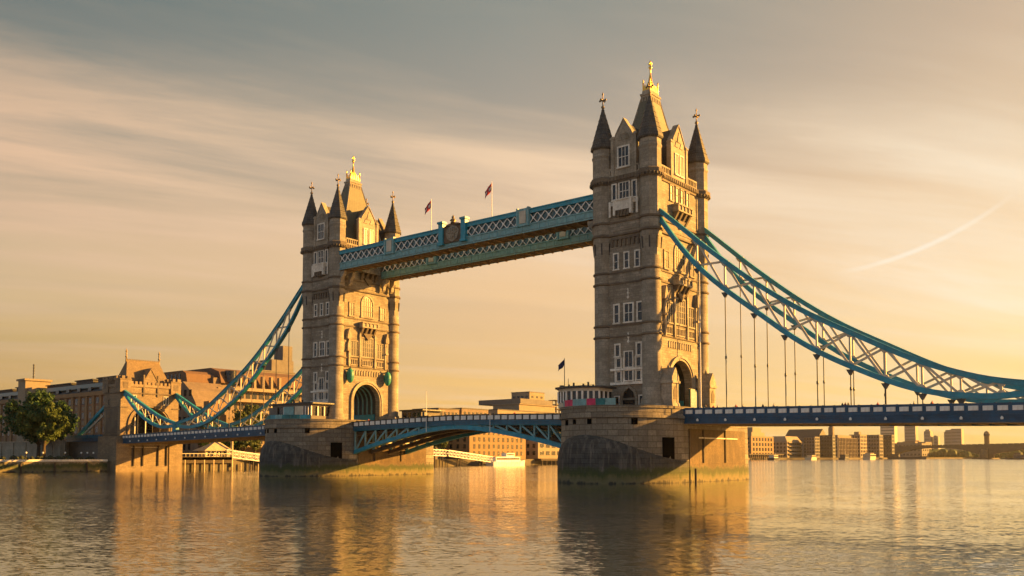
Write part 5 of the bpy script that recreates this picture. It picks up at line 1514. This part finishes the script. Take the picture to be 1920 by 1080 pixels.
def hoarding(x, a0, a1, n, cols, label, h):
    t = thing('hoarding', label, 'hoarding', (*rim(x, (a0 + a1) / 2), PIERTOP))
    for i in range(n):
        p, q = rim(x, a0 + (a1 - a0) * i / n, -.35), rim(x, a0 + (a1 - a0) * (i + .97) / n, -.35)
        m = MB(); m.beam((p[0], p[1], PIERTOP + h / 2), (q[0], q[1], PIERTOP + h / 2), .12, h); m.build('panel', cols[i % len(cols)], t)
    m = MB(); pts = [rim(x, a0 + (a1 - a0) * i / n, -.5) for i in range(n + 1)]
    for p, q in zip(pts, pts[1:]): m.beam((*p, PIERTOP + h - .1), (*q, PIERTOP + h - .1), .08, .12)
    for p in pts: m.tube([(*p, PIERTOP), (*p, PIERTOP + h)], .05, 5)
    m.build('rail', 'iron_dark', t)


hoarding(D, -165, -62, 12, ('hoarding_teal', 'hoarding_teal', 'hoarding_teal', 'hoarding_teal', 'teal_paint', 'hoarding_pink', 'hoarding_pink', 'pale_teal', 'pale_teal', 'hoarding_pink', 'hoarding_teal', 'pale_teal'), 'low teal and pink hoarding round the pier top', 1.1)
hoarding(-D, -150, -45, 10, ('hoarding_teal', 'teal_paint', 'pale_teal', 'hoarding_teal'), 'low teal glass fence round the lantern tower pier top', .9)


def cabin(x, cx, cy, lab, kind):
    t = thing('control_cabin', lab, 'cabin', (cx, cy, PIERTOP))
    if kind:
        arc = [(cx - 3.6, cy + 2.8), (cx - 4.2, cy), (cx - 3.2, cy - 2.4), (cx - .8, cy - 3.4), (cx + 2.2, cy - 3.0), (cx + 4.4, cy - 1.2), (cx + 4.4, cy + 2.8)]
    else:
        arc = [(cx - 7, cy + 3), (cx - 7, cy - 2.6), (cx - 5, cy - 3.2), (cx + 5, cy - 3.2), (cx + 7, cy - 2.4), (cx + 7, cy + 3)]
    zt = PIERTOP + (3.3 if kind else 3.5)
    m = MB(); m.ext(arc, 'z', PIERTOP, PIERTOP + .9); m.ext(arc, 'z', zt - .5, zt); m.build('wall', 'cream_paint' if kind else 'concrete_grey', t)
    ctr = Vector((cx, cy, 0)); gl = [tuple((Vector((*p, 0)) - ctr) * .97 + ctr)[:2] for p in arc]
    m = MB(); m.ext(gl, 'z', PIERTOP + .88, zt - .48); m.build('glazing', 'glass_dark' if kind else 'glass_warm', t)
    m = MB()
    for p, q in zip(arc, arc[1:]):
        for k in range(3): u = Vector((*p, 0)).lerp(Vector((*q, 0)), k / 3); m.box(u.x - .12, u.x + .12, u.y - .12, u.y + .12, PIERTOP + .9, zt - .5)
    m.build('mullion', 'white_paint', t)
    rf = [tuple((Vector((*p, 0)) - ctr) * 1.14 + ctr)[:2] for p in arc]
    m = MB(); m.ext(rf, 'z', zt, zt + .32); r = m.build('roof', 'iron_dark', t)
    m = MB()
    for k in range(7): u = cx - 3 + k * 1.0; m.box(u - .1, u + .1, cy - 1 - .1, cy - .8, zt + .32, zt + .32 + .3 + .25 * (k % 3))
    m.box(cx - 3.2, cx + 3.2, cy - 1.0, cy - .9, zt + .55, zt + .62); m.build('roof_rail', 'iron_hanger', r)
    if not kind:
        for a, b, mt in ((-7.03, -4, 'concrete_grey'), (-1.5, 2.0, 'pale_teal'), (2.4, 5.0, 'cream_paint')):
            m = MB(); m.box(cx + a, cx + b, cy - 3.42, cy - 3.24, PIERTOP + .1, zt - .5); m.build('wall_panel', mt, t)


cabin(D, 35.6, -14.6, 'curved glazed control cabin with dark flat roof at the hoarding tower', True)
cabin(-D, -43.2, -13.2, 'long low control cabin with overhanging roof at the lantern tower', False)


def nav_mast(x, y, z, h, lab, plat=True, flag=None, pm='iron_dark'):
    t = thing('signal_mast' if flag is None else 'flagpole', lab, 'mast' if flag is None else 'flagpole', (x, y, z))
    m = MB(); m.tube([(x, y, z), (x, y, z + h)], .09, 6, True, .05); m.build('pole', pm, t)
    if plat:
        m = MB(); m.box(x - 1.3, x + 1.0, y - .35, y + .35, z + h * .38, z + h * .38 + .14); m.box(x - .9, x - .3, y - .25, y + .25, z + h * .38 + .143, z + h * .38 + .9); m.tube([(x + .8, y, z + h * .38), (x + .8, y, z + h * .6)], .05, 5); m.build('platform', 'iron_hanger', t)
    if flag:
        W, H, cols, lean = flag; vs = []; fs = []; NX, NZ = 8, 6
        o3 = []
        for i in range(NX + 1):
            for j in range(NZ + 1):
                u, v = i / NX, j / NZ
                vs.append((x - .08 - u * W * .55, y - u * W * .45 + .12 * math.sin(7 * u + 2 * v), z + h - .15 - H * (1 - v) - u * lean - .1 * math.sin(5 * u)))
        for i in range(NX):
            for j in range(NZ): fs.append((i * (NZ + 1) + j, i * (NZ + 1) + j + 1, (i + 1) * (NZ + 1) + j + 1, (i + 1) * (NZ + 1) + j))
        m = MB(); m.add(vs, fs, True); f = m.build('flag', cols[0], t)
        for c in cols[1:]: f.data.materials.append(M[c])
        if len(cols) > 1:
            for k, pl in enumerate(f.data.polygons):
                i, j = divmod(k, NZ)
                pl.material_index = 1 if (j in (2, 3) and i not in (3, 4)) or (i in (2, 5)) and j not in (2, 3) and False else (2 if (i + j) % 3 == 0 and i not in (3, 4) and j not in (2, 3) else 0)
        md = f.modifiers.new('thickness', 'SOLIDIFY'); md.thickness = .02
    return t


nav_mast(-7.55, -7.4, 51.0, 7.6, 'flagpole with red flag on the nearer walkway, left of the crest', False, (1.9, 1.5, ('flag_red', 'flag_white', 'flag_navy'), 2.0), 'white_paint')
nav_mast(9.2, -7.4, 51.0, 8.0, 'flagpole with red flag on the nearer walkway, right of the crest', False, (1.9, 1.5, ('flag_red', 'flag_white', 'flag_navy'), 2.0), 'white_paint')
nav_mast(31.2, -13.5, 12.4, 9.2, 'flagpole with small dark flag beside the curved control cabin', True, (1.5, 1.1, ('flag_navy',), 1.2))
nav_mast(-7.1, -9.0, 9.4, 8.4, 'white navigation mast rising from the bascule near the lantern tower', True, None, 'white_paint')
nav_mast(10.2, -9.05, 9.1, 3.5, 'short white post fixed to the bascule right of its middle', False, None, 'white_paint')


def far_cabin():
    t = thing('control_cabin', 'dark flat roofed cabin on the far side of the bascule by the lantern tower', 'cabin', (-35, 15, PIERTOP))
    m = MB(); m.box(-33.6, -27.0, 9.5, 16, PIERTOP, PIERTOP + 2.7); m.build('wall', 'concrete_grey', t)
    m = MB(); m.box(-34, -26.0, 9, 16.6, PIERTOP + 2.703, PIERTOP + 3.0); m.build('roof', 'iron_dark', t)
    for k in range(4): m = MB(); m.box(-33 + 1.6 * k, -32 + 1.6 * k, 9.38, 9.6, PIERTOP + 1.2, PIERTOP + 2.3); m.build('window', 'glass_dark', t)


far_cabin()


# ------------------------------------------------------------------ people on the deck
def person_mesh(seed, shirt):
    rr = random.Random(seed); st = rr.uniform(.08, .22); h = 1.0
    J = [(0, 0, .95), (0, 0, 1.2), (0, 0, 1.42), (0, 0, 1.52), (0, .02, 1.66), (.10, 0, .9), (.11, st, .5), (.11, st * 1.2, .06), (.12, st * 1.2 + .14, .03), (-.10, 0, .9), (-.11, -st * .6, .5), (-.11, -st * 1.3, .07), (-.12, -st * 1.3 + .14, .03),
         (.2, 0, 1.40), (.26, -st, 1.12), (.25, .02 - st * .6, .86), (-.2, 0, 1.40), (-.26, st * .7, 1.12), (-.25, st + .05, .88)]
    E_ = [(0, 1), (1, 2), (2, 3), (3, 4), (0, 5), (5, 6), (6, 7), (7, 8), (0, 9), (9, 10), (10, 11), (11, 12), (2, 13), (13, 14), (14, 15), (2, 16), (16, 17), (17, 18)]
    Rd = [.15, .15, .15, .06, .115, .10, .07, .05, .04, .10, .07, .05, .04, .075, .05, .035, .075, .05, .035]
    me = bpy.data.meshes.new('person'); me.from_pydata(J, E_, []); o = bpy.data.objects.new('person_tmp', me); C.objects.link(o)
    o.modifiers.new('skin', 'SKIN'); sv = me.skin_vertices[0].data
    for v, r in zip(sv, Rd): v.radius = (r, r * .8)
    sv[0].use_root = True
    ss = o.modifiers.new('sub', 'SUBSURF'); ss.levels = 1; ss.render_levels = 1
    dg = bpy.context.evaluated_depsgraph_get(); nm = bpy.data.meshes.new_from_object(o.evaluated_get(dg)); bpy.data.objects.remove(o)
    nm.materials.clear()
    for k in (shirt, 'cloth_dark', 'skin'): nm.materials.append(M[k])
    for p in nm.polygons:
        z = sum(nm.vertices[i].co.z for i in p.vertices) / len(p.vertices); p.use_smooth = True
        p.material_index = 2 if z > 1.54 else (1 if z < .92 else 0)
    nm.name = 'person'
    return nm


PM = [person_mesh(1, 'cloth_dark'), person_mesh(2, 'cloth_red'), person_mesh(3, 'cloth_pale')]
PW = ['in dark clothes', 'in a red top', 'in a pale top']
spots = [(55.2, 'just right of the hoarding tower portal'), (56.1, 'second from the hoarding tower portal'), (57.1, 'third from the hoarding tower portal'), (60.5, 'under the first hangers'), (61.3, 'beside another under the first hangers'), (64.8, 'near the third hanger'), (66.8, 'past the third hanger'), (77.0, 'at the left of the middle deck group'), (77.6, 'in the middle deck group'), (78.2, 'at the right of the middle deck group'), (82.1, 'right of the middle deck group'), (87.2, 'under the lowering chain'), (89.7, 'where the chain nears the deck')]
for k, (x, w) in enumerate(spots):
    o = bpy.data.objects.new('person', PM[(k * 7 + k // 3) % 3]); C.objects.link(o); y = -7.4 + .5 * ((k * 5) % 3)
    o.location = (x, y, railtop(x) - 1.25 + .12); o.scale = (1, 1, 1); o.rotation_euler = (0, 0, R(90 if k % 2 else -90))
    tag(o, 'person %s on the right deck %s' % (PW[(k * 7 + k // 3) % 3], w), 'person', 'people on the right deck')
for k, (x, w) in enumerate(((-30, 'beside the lantern tower portal'), (-26.5, 'at the left end of the bascule'), (-18, 'left of the navigation mast'), (-3, 'right of the navigation mast'), (15, 'on the right half of the bascule'))):
    o = bpy.data.objects.new('person', PM[k % 3]); C.objects.link(o); o.location = (x, -7.4, 12.72 - .62 * min(1, abs(x) / 30.4) ** 1.4 - 1.25); o.rotation_euler = (0, 0, R(90 - 180 * (k % 2)))
    tag(o, 'person %s on the bascule %s' % (PW[k % 3], w), 'person', 'people on the bascule')


# ------------------------------------------------------------------ evening air
def haze():
    m = MB(); m.box(-2500, 900, -700, 3200, -4, 240)
    o = m.build('haze', 'earth', None, (0, 0, 0)); o.data.materials.clear()
    mt = bpy.data.materials.new('haze_air'); nt = nodes_of(mt)
    v = nd(nt, 'ShaderNodeVolumePrincipled', None, Color=(.86, .84, .82), Density=.00003, Anisotropy=.35)
    out = nd(nt, 'ShaderNodeOutputMaterial'); nt.links.new(v.outputs[0], out.inputs['Volume'])
    o.data.materials.append(mt); o['kind'] = 'stuff'


haze()
